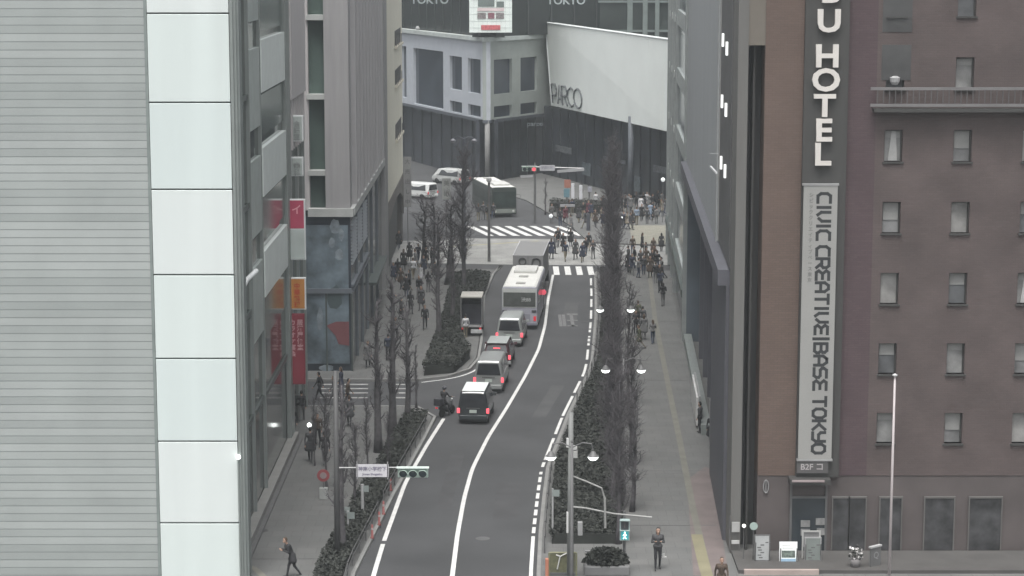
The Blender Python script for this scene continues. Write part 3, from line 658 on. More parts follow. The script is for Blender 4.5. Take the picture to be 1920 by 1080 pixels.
P('roof_lamp', MB().lathe([(.15, 0), (.3, .2), (.12, .5)], (at(783, 40, 262)[0], 262, zt + .5), 8), steel, t)
for (u, s) in ((803, 'TOKYO'), (1062, 'TOKYO')):
    x, z = at(u, 2, 243); o = text('lettering', s, 1.25, M('dim_letter', (0.330, 0.375, 0.375), .5), t, FACE(x, 244 if u > 900 else 247, z), ext=.06, bold=.02); loc(o, t)
x, z = at(1003, 230, 245); loc(text('canopy_lettering', 'parco', .8, M('dim_letter2', (.16, .18, .19), .5), t, FACE(x, 243.2, z), ext=.04), t)
# right: tall rear tower with pale verticals
t2 = thing('rear_tower', 'dark green glazed tower with pale vertical fins rising behind the white prow', 'building', (10, 258, 0))
P('glass_wall', MB().box(6.0, 24, 256, 262, 8.2, 38), M('tower_glass', (0.036, 0.045, 0.042), .2, var=.35, scale=.3), t2)
mb = MB()
for (u0, u1) in ((1176, 1186), (1205, 1214), (1228, 1236)):
    x0, x1 = at(u0, 40, 255.8)[0], at(u1, 40, 255.8)[0]; mb.box(x0, x1, 255.6, 256, 9, 38)
for v in (-60, 5, 60): z = zpx(v, 256); mb.box(6.0, 20, 255.75, 256, z, z + .25)
P('fin', mb, M('fin_green', (.16, .19, .18), .5), t2)
# white prow block
t3 = thing('white_prow', 'big blank white slanted block with black shop lettering low on its left', 'facade', (4, 245, 8))
A0, A1 = W3(1023, 42, 250), W3(1035, 198, 248); B0, B1 = W3(1262, 75, 209), W3(1258, 248, 209)
dk = Vector((.8, 1.4, -.02))
P('prow_body', MB().add([A0, B0, B1, A1] + [p + dk for p in (A0, B0, B1, A1)], [(0, 1, 2, 3), (4, 5, 6, 7), (0, 1, 5, 4), (1, 2, 6, 5), (2, 3, 7, 6), (3, 0, 4, 7)]), screen_w, t3)
P('rear_volume', MB().add([A0 + Vector((.9, 1.6, -1)), B0 + Vector((.9, 1.6, -1)), B1 + Vector((.9, 1.6, .1)), A1 + Vector((.9, 1.6, .1))] + [p + Vector((4, 9, 0)) for p in (A0 + Vector((.9, 1.6, -1)), B0 + Vector((.9, 1.6, -1)), B1 + Vector((.9, 1.6, .1)), A1 + Vector((.9, 1.6, .1)))], [(0, 1, 2, 3), (4, 5, 6, 7), (0, 1, 5, 4), (1, 2, 6, 5), (2, 3, 7, 6), (3, 0, 4, 7)]), M('rear_grey', (.1, .115, .115), .7), t3)
nrm = (B0 - A0).cross(A1 - A0).normalized()
if nrm.y > 0: nrm = -nrm
def prow(s, q): return A0.lerp(B0, s).lerp(A1.lerp(B1, s), q)
def sw_(u):
    lo, hi = 0, 1
    for _ in range(30):
        m_ = (lo + hi) / 2; p = prow(m_, .85); zz = p.z - H; uu = 960 + F * p.x / (p.y * math.cos(PITCH) - zz * math.sin(PITCH)); lo, hi = (m_, hi) if uu < u else (lo, m_)
    return lo
mb = MB()
def stroke(pts, s0, s1, w=.0055):
    P3 = [prow(s0 + (s1 - s0) * a, .96 - (.96 - .735) * b) + nrm * .05 for a, b in pts]
    mb.tube(P3, .13, 4)
cols = [(1035, 1046), (1048, 1058), (1054, 1064), (1063, 1075), (1077, 1092)]
ell = [(.5 + .5 * math.cos(a), .5 + .5 * math.sin(a)) for a in [2 * math.pi * k / 14 for k in range(15)]]
S_ = [(sw_(a), sw_(b)) for a, b in [(1036, 1045), (1046, 1055), (1055, 1064), (1065, 1076), (1077, 1092)]]
stroke([(0, 0), (0, 1), (.8, 1), (1, .8), (1, .6), (.8, .42), (0, .42)], *S_[0])
stroke([(0, 0), (.5, 1), (1, 0)], *S_[1]); stroke([(.25, .3), (.75, .3)], *S_[1])
stroke([(0, 0), (0, 1), (.8, 1), (1, .8), (1, .6), (.8, .48), (0, .48)], *S_[2]); stroke([(.4, .48), (1, 0)], *S_[2])
stroke([(1, .88), (.6, 1), (.2, .85), (0, .5), (.2, .15), (.6, 0), (1, .12)], *S_[3]); stroke(ell, *S_[4])
P('lettering', mb, M('letter_slate', (.1, .11, .115), .5), t3)
mb = MB()
for k in range(1, 6): mb.tube([prow(k / 6, .01) + nrm * .005, prow(k / 6, .99) + nrm * .005], .018, 3)
P('seam', mb, M('seam_grey', (.5, .53, .51), .6), t3)
P('edge_trim', MB().tube([A0, B0], .1, 4).tube([A0, A1], .1, 4), M('trim_pale', (.62, .65, .65), .5), t3)
# white display sign over the corner
t4 = thing('display_sign', 'white gridded sign with grey and red blocks over the store corner', 'sign', (-3, 239, 17))
x0, z0 = at(880, 61, 239); x1, _ = at(960, 61, 239)
P('sign_board', MB().box(x0, x1, 239, 239.6, z0, 24.6), M('sign_white', (0.744, 0.804, 0.768), .5, var=.03), t4)
mb = MB()
for k in range(9): z = z0 + .5 + k * .75; mb.box(x0 + .02, x1 - .02, 238.98, 239, z, z + .035)
for k in range(9): x = x0 + .5 * (k + 1); mb.box(x, x + .02, 238.985, 239, z0, 24.6)
P('grid_line', mb, M('grid_grey', (.45, .49, .47), .6), t4)
def blk(name, u0, v0, u1, v1, m):
    a, b = at(u0, v1, 239); c, d = at(u1, v0, 239); P(name, MB().box(a, c, 238.94, 238.98, b, d), m, t4)
blk('grey_block', 896, -2, 927, 12, M('block_grey', (.14, .17, .16), .6)); blk('grey_block', 931, 3, 945, 13, MATS['block_grey'])
blk('text_block', 895, 24, 911, 35, M('block_mid', (.2, .18, .18), .6, var=.5, scale=6)); blk('text_block', 915, 24, 927, 35, M('block_maroon', (.2, .09, .11), .6, var=.5, scale=6)); blk('text_block', 930, 24, 945, 35, MATS['block_mid'])
blk('red_block', 902, 47, 938, 56, M('block_red', (.5, .12, .13), .6, var=.3, scale=6))
blk('pink_block', 895, 15, 945, 21, M('block_pink', (.6, .5, .5), .6))
# far-off backing buildings so no sky shows in the gaps
t5 = thing('back_street_block', 'plain dark block behind the far left end of the side road', 'building', (-40, 300, 0))
P('wall', MB().box(-75, -15, 296, 310, 0, 45), M('backing_grey', (0.048, 0.054, 0.057), .7, var=.3, scale=.2), t5)
mb = MB()
for i in range(14):
    for k in range(9): mb.box(-73 + i * 4.2, -71 + i * 4.2, 295.9, 296, 3 + k * 4, 5.3 + k * 4)
P('window_band', mb, glass_d, t5)

# ================================================================== HEDGES
def hedge(pts_l, pts_r, h, label, group, dens=330, top=.12):
    """strip between two ground polylines, filled with leaf clumps over a rough dark body"""
    rr = random.Random(int(pts_l[0][1] * 31)); mb = MB(); n = len(pts_l)
    mb.mi = 0
    for i in range(n - 1):
        a, b, c, d = pts_l[i], pts_l[i + 1], pts_r[i + 1], pts_r[i]
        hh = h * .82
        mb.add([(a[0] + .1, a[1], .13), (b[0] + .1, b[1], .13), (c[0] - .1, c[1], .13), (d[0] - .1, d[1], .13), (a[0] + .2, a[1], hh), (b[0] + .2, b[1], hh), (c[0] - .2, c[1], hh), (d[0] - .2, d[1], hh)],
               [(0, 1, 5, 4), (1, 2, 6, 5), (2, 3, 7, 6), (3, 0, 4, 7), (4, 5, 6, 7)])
    mb.mi = 1
    for i in range(n - 1):
        a, b, c, d = [Vector((*p, 0)) for p in (pts_l[i], pts_l[i + 1], pts_r[i + 1], pts_r[i])]
        area = ((b - a).length + (c - d).length) / 2 * ((d - a).length + (c - b).length) / 2
        for k in range(int(area * dens)):
            s, q = rr.random(), rr.random(); p = a.lerp(b, s).lerp(d.lerp(c, s), q)
            bumpy = .75 + .25 * math.sin(p.x * 2.3 + p.y * 1.1) * math.sin(p.y * .9 + 2) 
            z = .15 + (h - .02) * (.55 + .45 * bumpy) * (rr.random() ** .3)
            L = rr.uniform(.03, .065); ax = Vector((rr.gauss(0, 1), rr.gauss(0, 1), rr.gauss(0, .6))).normalized() * L; ay = Vector((rr.gauss(0, 1), rr.gauss(0, 1), rr.gauss(0, .7))).normalized() * L
            p = Vector((p.x, p.y, z)); mb.quad(p - ax - ay, p + ax - ay, p + ax + ay, p - ax + ay)
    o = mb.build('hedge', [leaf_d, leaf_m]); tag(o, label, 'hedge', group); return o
def rx(Y):
    pts = [(.4, 40), (.79, 87)] + RE + [(6.6, 180)]
    for (x0, y0), (x1, y1) in zip(pts, pts[1:]):
        if y0 <= Y <= y1 and y1 > y0: return x0 + (x1 - x0) * (Y - y0) / (y1 - y0)
    return pts[-1][0]
def lx(Y):
    pts = [(-6.5, 40), (-6.64, 87)] + LK + [(-4.2, 118)]
    for (x0, y0), (x1, y1) in zip(pts, pts[1:]):
        if y0 <= Y <= y1 and y1 > y0: return x0 + (x1 - x0) * (Y - y0) / (y1 - y0)
    return pts[-1][0]
def rin(Y): return .0468 * Y * .985 + .75          # inner (footway) edge of the right planting strip
segs = [(91.5, 98.5, 'low clipped hedge on the right verge, beside the dashed edge line nearest the camera'), (99.2, 108, 'dark hedge on the right verge below the nearer pair of lit lamps'), (108.7, 119, 'broad dark hedge on the right verge where the road edge bends'), (119.7, 133, 'hedge on the right verge opposite the line of waiting vans'), (133.7, 150, 'hedge on the right verge opposite the white bus'), (150.7, 171, 'farthest hedge on the right verge, next to the four white crossing bars')]
for (a, b, lab) in segs:
    ys = [a + (b - a) * k / 4 for k in range(5)]
    hedge([(rx(y) + .75, y) for y in ys], [(max(rin(y), rx(y) + 1.6), y) for y in ys], .7, lab, 'hedges along the right verge')
for (a, b, lab) in [(84, 93, 'nearest hedge on the left verge at the bottom of the picture'), (93.6, 104, 'hedge on the left verge under the street name plate'), (104.6, 116.6, 'hedge on the left verge just before the side street')]:
    ys = [a + (b - a) * k / 3 for k in range(4)]
    hedge([(lx(y) - 1.55, y) for y in ys], [(lx(y) - .35, y) for y in ys], .8, lab, 'hedges along the left verge')
hedge([(3.6, 213.5), (6.5, 212.5), (9.5, 211.5)], [(4.2, 216.5), (7.2, 215.5), (10.2, 214)], 1.3, 'dark planting bed before the far shopfront, behind the front of the crowd', 'planting beyond the junction', dens=90)
hedge([(-5.55, 129.4), (-5.35, 134), (-5.1, 142), (-4.9, 150)], [(-3.5, 130.3), (-2.6, 135), (-3.6, 142), (-3.3, 150)], .9, 'wedge-shaped dark hedge bed on the corner of the side street', 'hedges beyond the side street')
hedge([(-4.9, 150.6), (-4.8, 158), (-4.6, 168)], [(-2.3, 150.6), (-2.15, 158), (-1.7, 168)], 1.0, 'hedge bed left of the bus and truck', 'hedges beyond the side street')
# round planter at the foot of the right pole
t = thing('planter', 'dark rounded shrub in a stone planter at the bottom centre right', 'planter', (g(1137, 1078)[0], g(1137, 1078)[1], .13))
mb = MB(); mb.box(-.95, .95, -.6, .6, 0, .4); mb.build('planter_box', M('planter_stone', (.15, .15, .15), .8), t, bevel=.04)
mb = MB(); mb.box(-.9, -.1, .35, .45, .75, .82); mb.build('rail', steel, t)
mb = MB(); rr = random.Random(3)
for k in range(900):
    a = rr.random() * 6.28; q = rr.random() ** .4; zz = rr.random() ** .6; r_ = math.sqrt(max(0, 1 - zz * zz * .8))
    p = Vector((.98 * r_ * q * math.cos(a), .62 * r_ * q * math.sin(a), .35 + zz * .62)); L = .1
    ax = Vector((rr.gauss(0, 1), rr.gauss(0, 1), rr.gauss(0, 1))).normalized() * L; ay = Vector((rr.gauss(0, 1), rr.gauss(0, 1), rr.gauss(0, 1))).normalized() * L
    mb.quad(p - ax - ay, p + ax - ay, p + ax + ay, p - ax + ay)
mb.build('foliage', leaf_m, t)

# ================================================================== BARE STREET TREES
def tree_proto(seed, h, spread, nl, tw, trunk_r=.16, start=.25, curl=1.0):
    rr = random.Random(seed); tr = MB(); cr = MB()
    pts = []; x = y = 0
    for k in range(9):
        pts.append(Vector((x, y, h * .93 * k / 8))); x += rr.uniform(-.07, .07); y += rr.uniform(-.07, .07)
    tr.tube(pts, [trunk_r * (1.25 if k == 0 else 1 - .78 * k / 8) for k in range(9)], 8)
    def trunk_at(s):
        f = s * 8 / .93; f = min(f, 7.99); i = int(f); return pts[i].lerp(pts[i + 1], f - i)
    for k in range(nl):
        s = start + (.95 - start) * (k + rr.random()) / nl * .97; b = trunk_at(s); a = rr.random() * 6.28
        L = spread * (1.1 - .5 * abs((s - start) / (1 - start) - .3)) * rr.uniform(.4, 1.2)
        d = Vector((math.cos(a), math.sin(a), rr.uniform(.1, .6))); P_ = [b]; p = b.copy(); rad = [trunk_r * .26]
        n = 5
        for j in range(n):
            d = (d.normalized() + Vector((rr.uniform(-.4, .4), rr.uniform(-.4, .4), .28 * curl * rr.uniform(.3, 1.6)))).normalized(); p = p + d * L / n; P_.append(p.copy()); rad.append(trunk_r * .26 * (1 - .85 * (j + 1) / n) + .006)
        cr.tube(P_, rad, 4)
        for q in range(tw):
            j = rr.randrange(1, n + 1); b2 = P_[j - 1].lerp(P_[j], rr.random()); d2 = Vector((rr.gauss(0, 1), rr.gauss(0, 1), rr.uniform(-.1, 1.3))).normalized(); l2 = L * rr.uniform(.25, .6)
            e = b2 + d2 * l2 * .5; e2 = e + (d2 + Vector((rr.uniform(-.5, .5), rr.uniform(-.5, .5), .5))).normalized() * l2 * .5
            cr.tube([b2, e, e2], [.015, .010, .006], 3, cap=False)
            for w in range(3):
                d3 = (d2 * .7 + Vector((rr.gauss(0, 1), rr.gauss(0, 1), rr.uniform(0, 1))).normalized()).normalized(); cr.tube([e.lerp(e2, w * .4), e.lerp(e2, w * .4) + d3 * l2 * .45], [.009, .005], 3, cap=False)
    me_t = tr.build('trunk', bark, smooth=True); me_c = cr.build('crown', twig_m)
    root = thing('bare_tree', '', 'tree'); me_t.parent = root; me_c.parent = root; me_t['h'] = h
    return root
proto = {'slim': [tree_proto(11, 8.5, 1.0, 34, 8, .23, .2), tree_proto(12, 8.5, 1.1, 32, 8, .22, .25)],
         'dense': [tree_proto(21, 10, 1.6, 46, 20, .2, .16), tree_proto(22, 10, 1.7, 42, 20, .21, .2), tree_proto(23, 10, 1.5, 48, 19, .19, .15)],
         'curly': [tree_proto(31, 7.5, 1.25, 34, 10, .13, .25, 1.7), tree_proto(32, 7.5, 1.15, 30, 11, .14, .2, 1.5)]}
PH = {'slim': 8.5, 'dense': 10, 'curly': 7.5}
used = set()
def tree(kind, x, y, h, label, group, wide=1.0):
    i = rnd.randrange(len(proto[kind])); p = proto[kind][i]
    if (kind, i) in used: r = copy_tree(p)
    else: r = p; used.add((kind, i))
    s = h / PH[kind]; r.location = (x, y, .05); r.scale = (s * wide * (1.22 if kind == 'dense' else 1), s * wide * (1.22 if kind == 'dense' else 1), s); r.rotation_euler = (0, 0, rnd.random() * 6.28)
    tag(r, label, 'tree', group); return r
def topz(v, Y): return zpx(v, Y)
def T(kind, u, Y, vtop, label, group, wide=1.0):
    h = zpx(vtop, Y); x = at(u, 540 + 0, Y)[0]
    # picture column is taken at mid height
    zc = h * .5 - H; x = (u - 960) / F * (Y * math.cos(PITCH) - zc * math.sin(PITCH))
    return tree(kind, x, Y, h, label, group, wide)
LG, RG = 'bare trees on the left verge', 'bare trees on the right verge'
T('slim', 640, 89.5, 700, 'bare tree at the bottom left, nearest the camera, beside the signal pole', LG, .8)
T('curly', 662, 97, 790, 'short curly-branched bare tree behind the street name plate', LG)
T('curly', 612, 101, 735, 'bare tree with curled twigs standing behind the two walkers on the left', LG, .8)
T('curly', 690, 104, 745, 'low bare tree just right above the street name plate', LG, .8)
T('slim', 708, 109, 545, 'leftmost of the three thick straight trunks before the side street', LG, .95)
T('slim', 735, 112.5, 505, 'middle one of the three thick straight trunks before the side street', LG, .95)
T('slim', 764, 116, 560, 'rightmost of the three thick straight trunks before the side street', LG)
T('slim', 822, 141, 395, 'bare tree on the corner bed left of the parked box truck', LG, .9)
T('slim', 848, 147, 410, 'bare tree behind the parked box truck', LG, .9)
T('dense', 869, 161, 270, 'tallest bare tree of the left side, by the junction', LG, .62)
T('curly', 795, 176, 372, 'wide bare tree over the left footway, left of the drooping one', LG, 2.0)
T('curly', 838, 166, 372, 'wide dark bare tree between the drooping tree and the lamp column', LG, 1.9)
T('curly', 590, 106, 745, 'small bare tree right of the bright globe on the left footway', LG, .7)
T('curly', 726, 104, 770, 'low bare tree behind the left signal arm, by the kerb', LG, .8)
T('slim', 780, 120, 640, 'slender bare tree just behind the third thick trunk', LG, .7)
T('curly', 812, 171, 365, 'bare tree with drooping twigs over the left footway near the junction', LG, 1.2)
ly = [('nearest bare tree of the right row, behind the walk signal', 91.5, 'dense', 690, 1160, .62), ('second bare tree of the right row, just behind the near lamp post', 98, 'dense', 640, 1152, .66), ('bare tree of the right row between the two pairs of lit lamps', 104.5, 'dense', 580, 1150, .6),
      ('bare tree of the right row beside the middle pair of lit lamps', 111, 'dense', 520, 1148, .62), ('bare tree of the right row opposite the black and white minivan', 118, 'dense', 470, 1147, .6), ('bare tree of the right row opposite the rear silver van', 125, 'dense', 430, 1147, .58),
      ('bare tree of the right row opposite the dark red car', 132, 'dense', 395, 1146, .58), ('bare tree of the right row opposite the front white van', 139.5, 'dense', 350, 1146, .56), ('bare tree of the right row opposite the white bus', 147, 'dense', 320, 1146, .56),
      ('bare tree of the right row opposite the grey box truck', 155, 'dense', 290, 1147, .56), ('bare tree of the right row level with the four crossing bars', 163, 'dense', 268, 1147, .58), ('farthest and tallest bare tree of the right row, at the junction', 170, 'dense', 250, 1148, .58)]
for lab, Y, k, vt, u, w in ly: T(k, u, Y, vt, lab, RG, w)
T('curly', 1186, 97, 735, 'low wide bare tree leaning over the right footway', RG, 1.15)
T('curly', 1184, 106, 640, 'bare tree on the footway side below the single lit lamp', RG, .9)
T('curly', 1180, 121, 530, 'thin bare tree on the footway side behind the single lit lamp', RG, .8)
for i, (u, Y, vt, lab) in enumerate([(1090, 215, 335, 'small bare tree in front of the dark shopfront, left one'), (1023, 212, 330, 'small bare tree beside the red far signal'), (1104, 222, 345, 'small bare tree in front of the dark shopfront, right one')]):
    T('slim', u, Y, vt, lab, 'small trees before the dark shopfront', .8)
T('slim', 870, 228, 255, 'bare tree at the kerb beyond the junction with pale lamp heads on it', 'small trees before the dark shopfront', .8)

# ================================================================== LAMPS, POLES, SIGNALS, SIGNS
def street_lamp(x, y, z, span, label, heads=(-1, 1)):
    t = thing('street_lamp', label, 'street lamp', (x, y, .05), 0, 'double-headed street lamps on the right verge')
    MB().tube([(0, 0, 0), (0, 0, 1.0), (0, 0, z + .55)], [.11, .075, .05], 10).lathe([(.17, 0), (.17, .25), (.11, .32)], (0, 0, 0), 12).build('post', steel_d, t, smooth=True)
    for s in heads:
        MB().tube([(0, 0, z + .35), (s * span * .25, 0, z + .55), (s * span * .46, 0, z + .5), (s * span * .5, 0, z + .24)], .03, 6).build('arm', steel_d, t)
        hd = MB().lathe([(.04, .22), (.10, .18), (.15, .08), (.225, .02), (.235, 0)], (s * span * .5, 0, z - .02), 14).build('lamp_head', steel_d, t, smooth=True)
        MB().lathe([(.22, 0), (.21, -.05), (.15, -.13), (.07, -.165), (.01, -.17)], (s * span * .5, 0, z - .022), 14).build('lamp_glass', lamp_w, hd, smooth=True)
    MB().lathe([(.0, .2), (.06, .1), (.04, 0)], (0, 0, z + .5), 8).build('finial', steel_d, t)
for (u, v, Y, sp, lab) in [(1072.5, 857, 84.5, 81, 'near double street lamp with two lit bowls in front of the dark hedge'), (1169, 694, 102, 68, 'middle double street lamp with two lit bowls over the right footway edge'), (1154, 581, 119, 58, 'far double street lamp, its right bowl lit above a walking couple')]:
    x, z = at(u, v, Y); street_lamp(x, Y, z, sp * Y / F, lab)
# near signal pole and its name plate, left
x0, _ = at(631, 880, 88); Yp = 88
t = thing('signal_pole', 'tall grey pole at bottom left with the name plate and signal on its arm', 'pole', (x0, Yp, .1))
MB().tube([(0, 0, 0), (0, 0, zpx(700, Yp))], [.14, .09], 10).build('pole', M('pole_grey', (.075, .075, .075), .6), t, smooth=True)
za = zpx(877, Yp) - .1
xa, xb = at(668, 877, Yp)[0] - x0, at(804, 877, Yp)[0] - x0
MB().tube([(0, 0, za), (xb, 0, za + .02)], .03, 6).build('arm', steel, t)
t2 = thing('street_name_plate', 'white street name plate hanging left of the near road signal', 'sign', (x0 + xa, Yp - .1, za - .27))
w = at(727, 877, Yp)[0] - at(666, 877, Yp)[0]
MB().box(0, w, -.03, .0, 0, .55).build('plate', M('plate_white', (.52, .51, .53), .5, var=.03), t2)
text('lettering', '神南小学校下', .2, M('plate_ink', (.16, .15, .2), .6), t2, FACE(w / 2, -.035, .34), ext=.002, bold=.004, sx=1.0)
text('lettering', 'Jinnan Shogakko', .13, MATS['plate_ink'], t2, FACE(w / 2, -.035, .12), ext=.002, bold=.003)
MB().box(.02, .06, -.03, .03, -.1, .65).box(w - .06, w - .02, -.03, .03, -.1, .65).build('bracket', steel, t2)
def signal(label, x, y, z, w, lit=None, flip=1):
    t = thing('traffic_signal', label, 'traffic signal', (x, y, z)); hgt = w * .34; gm = M('signal_housing', (.38, .47, .42), .5)
    MB().box(0, w, 0, .2, 0, hgt).build('housing', gm, t, bevel=.03)
    MB().box(-.04, w + .04, -.22, .0, hgt, hgt + .05).build('snow_lid', M('signal_lid', (.55, .62, .58), .5), t)
    for k in range(3):
        cx = w * (.18 + .32 * k); r = w * .135; on = lit == k
        l = MB().lathe([(r, 0), (r * .7, .03), (.01, .045)], (0, 0, 0), 14, T=Matrix.Translation((cx, -.01, hgt * .42)) @ Matrix.Rotation(R(90), 4, 'X')).build('lens', brake_red if on else M('lens_dark', (.03, .045, .055), .2, spec=.6), t, smooth=True)
        mb = MB(); n = 9
        for a in range(n):
            a0, a1 = math.pi * a / n, math.pi * (a + 1) / n
            for (ra, ya), in (((r * 1.12, 0),),):
                p0, p1 = (cx + ra * math.cos(a0), ra * math.sin(a0) + hgt * .42), (cx + ra * math.cos(a1), ra * math.sin(a1) + hgt * .42)
                mb.quad((p0[0], -.0, p0[1]), (p1[0], -.0, p1[1]), (p1[0], -.26, p1[1]), (p0[0], -.26, p0[1]))
        v = mb.build('visor', gm, t); sm = v.modifiers.new('thick', 'SOLIDIFY'); sm.thickness = .015
    return t
xs_, _ = at(746, 877, Yp); signal('near road signal seen with its three dark lenses, above the left edge line', xs_, Yp - .12, za - .3, at(803, 877, Yp)[0] - xs_)
# far signal
Yf = 205
x0f, z0f = at(979, 319, Yf); xpf = at(1003, 330, Yf)[0]
t = thing('signal_pole', 'far pole beyond the crossing with its arm of signs to the right', 'pole', (xpf, Yf + .1, .1))
MB().tube([(0, 0, 0), (0, 0, z0f + .6)], [.13, .09], 8).build('pole', steel_d, t)
xr = at(1095, 320, Yf)[0] - xpf; MB().tube([(-1.3, 0, z0f + .25), (xr, 0, z0f + .05)], .07, 6).build('arm', steel, t)
signal('far road signal with its red lens lit at the junction', x0f, Yf - .1, z0f - .1, at(1004, 320, Yf)[0] - x0f + .1, lit=2)
t = thing('street_name_plate', 'far white name plate right of the red signal', 'sign', (at(1012, 318, Yf)[0], Yf - .1, z0f - .05))
MB().box(0, 1.45, 0, .05, 0, .55).build('plate', M('far_plate', (.4, .4, .42), .5), t)
text('lettering', '宇田川町', .3, MATS['plate_ink'], t, FACE(.72, -.01, .28), ext=.002)
t = thing('gantry_sign', 'long pale horizontal board on the far pole arm', 'sign', (at(1045, 322, Yf)[0], Yf - .1, z0f - .25))
MB().box(0, 2.6, 0, .06, 0, .28, T=Matrix.Rotation(R(-4), 4, 'Y')).build('board', M('board_grey', (.33, .33, .34), .5), t)
t = thing('direction_board', 'low pale board under the red signal', 'sign', (at(976, 332, Yf)[0], Yf - .1, z0f - .75))
MB().box(0, 1.2, 0, .06, 0, .25, T=Matrix.Rotation(R(-4), 4, 'Y')).build('board', MATS['board_grey'], t)
# walk signal, near right
xw, zw_ = at(1162, 1014, 87); xw2, zw2 = at(1181, 975, 87)
t = thing('walk_signal', 'pedestrian signal showing a green walking figure at the bottom right of the verge', 'traffic signal', (xw, 87, zw_))
ww = xw2 - xw; hh = zw2 - zw_
MB().box(0, ww, 0, .22, 0, hh).build('housing', M('walk_housing', (.3, .38, .37), .5), t, bevel=.02)
MB().box(.05, ww - .05, -.012, 0, hh * .52, hh - .06).build('red_face', M('walk_dark', (.045, .05, .055), .4), t)
MB().box(.05, ww - .05, -.012, 0, .06, hh * .47).build('green_face', M('walk_teal', (.04, .30, .33), .4, emit=.35), t)
mb = MB(); cx = ww / 2; mb.lathe([(.035, 0), (.035, .01)], (0, 0, 0), 10, T=Matrix.Translation((cx, -.016, hh * .40)) @ Matrix.Rotation(R(90), 4, 'X'))
for p in ([(cx, hh * .36), (cx, hh * .2)], [(cx, hh * .2), (cx - .06, .09)], [(cx, hh * .2), (cx + .06, .09)], [(cx - .07, hh * .25), (cx, hh * .35)], [(cx + .07, hh * .26), (cx, hh * .35)]):
    mb.tube([(a, -.018, b) for a, b in p], .018, 5)
mb.build('walking_figure', M('walk_lit', (.75, 1, .97), .4, emit=1.6), t)
mb = MB(); mb.tube([(cx - .01, -.018, hh * .9), (cx - .01, -.018, hh * .62)], .025, 5); mb.build('standing_figure', M('walk_off', (.1, .09, .09), .5), t)
for k in (hh * .5, hh - .02): MB().box(0, ww, -.14, 0, k, k + .025).build('visor', MATS['walk_housing'], t)
t = thing('signal_post', 'dark post holding the walk signal up beside the footway', 'pole', ((xw + xw2) / 2, 87.32, .1))
MB().tube([(0, 0, 0), (0, 0, zw2 + .2)], .06, 8).build('post', steel_d, t); MB().box(-.04, .04, -.15, 0, zw_ + .2, zw_ + .28).build('bracket', steel_d, t)
# utility pole in the right verge with its arms
xq, _ = at(1070, 1000, 85.5); zt_ = zpx(782, 85.5)
t = thing('utility_pole', 'thick grey pole in the right verge with boxes and two long thin arms', 'pole', (xq, 85.9, .1))
MB().tube([(0, 0, 0), (0, 0, zt_)], [.15, .1], 10).build('pole', M('pole_pale', (.17, .175, .17), .6), t, smooth=True)
def rel(u, v, Y=85.9): a, b = at(u, v, Y); return (a - xq, 0, b - .1)
MB().tube([rel(1072, 950), rel(1100, 953), rel(1150, 963), rel(1222, 970)], [.045, .04, .035, .045], 6).build('arm', M('arm_grey', (.27, .27, .26), .5), t)
MB().tube([rel(1075, 893), rel(1100, 903), rel(1128, 915), rel(1134, 935), rel(1135, 990)], [.035, .035, .04, .05, .05], 6).build('arm', MATS['arm_grey'], t)
a, _, b = rel(1070, 857); MB().box(a, a + .28, -.2, .1, b, b + .3).build('box', M('box_pale', (.36, .36, .35), .5), t, bevel=.02)
a, _, b = rel(1073, 843); MB().box(a, a + .2, -.2, .1, b + .02, b + .17).build('cap_box', M('box_paler', (.42, .42, .41), .5), t, bevel=.02)
a, _, b = rel(1083, 1002); MB().box(a, a + .2, -.2, .1, b, b + .55).build('meter_box', M('box_mid', (.26, .26, .26), .5), t, bevel=.02)
a, _, b = rel(1062, 838); MB().box(a, a + .1, -.1, .02, b, b + .38).build('edge_sign', M('edge_sign_w', (.55, .55, .54), .5), t)
a, _, b = rel(1062, 998); MB().box(a, a + .08, -.1, .02, b, b + .88).build('edge_sign', MATS['edge_sign_w'], t)
for (u, v0, v1, lab) in [(1036, 918, 1018, 'thin pale post with a tiny plate left of the thick verge pole'), (680, 910, 984, 'white post standing under the street name plate'), (644, 950, 1012, 'thin grey post right of the near signal pole'), (653, 960, 1016, 'shorter thin grey post, second right of the near signal pole')]:
    Y = g(u, v1)[1]; x = at(u, v1, Y)[0]; t = thing('sign_post', lab, 'post', (x, Y, .05)); h = zpx(v0, Y)
    MB().tube([(0, 0, 0), (0, 0, h)], .045 if u != 680 else .075, 8).build('post', M('post_pale', (.34, .34, .34), .5), t)
    MB().box(-.02, .3, -.05, -.03, h - .35, h - .05).build('plate', M('post_plate', (.22, .25, .24), .5), t)
# flagpole at the right
Yg = 84; x, z = at(1678, 706, Yg); t = thing('flagpole', 'thin pale flagpole in front of the hotel windows at the right', 'pole', (x, Yg, 0))
MB().tube([(0, 0, 0), (0, 0, z)], [.06, .045], 8).build('pole', M('flag_steel', (.42, .38, .38), .4), t, smooth=True)
MB().lathe([(.02, 0), (.1, .03), (.1, .08), (.02, .12)], (0, 0, z), 10).build('cap', M('flag_cap', (.5, .5, .5), .4), t)
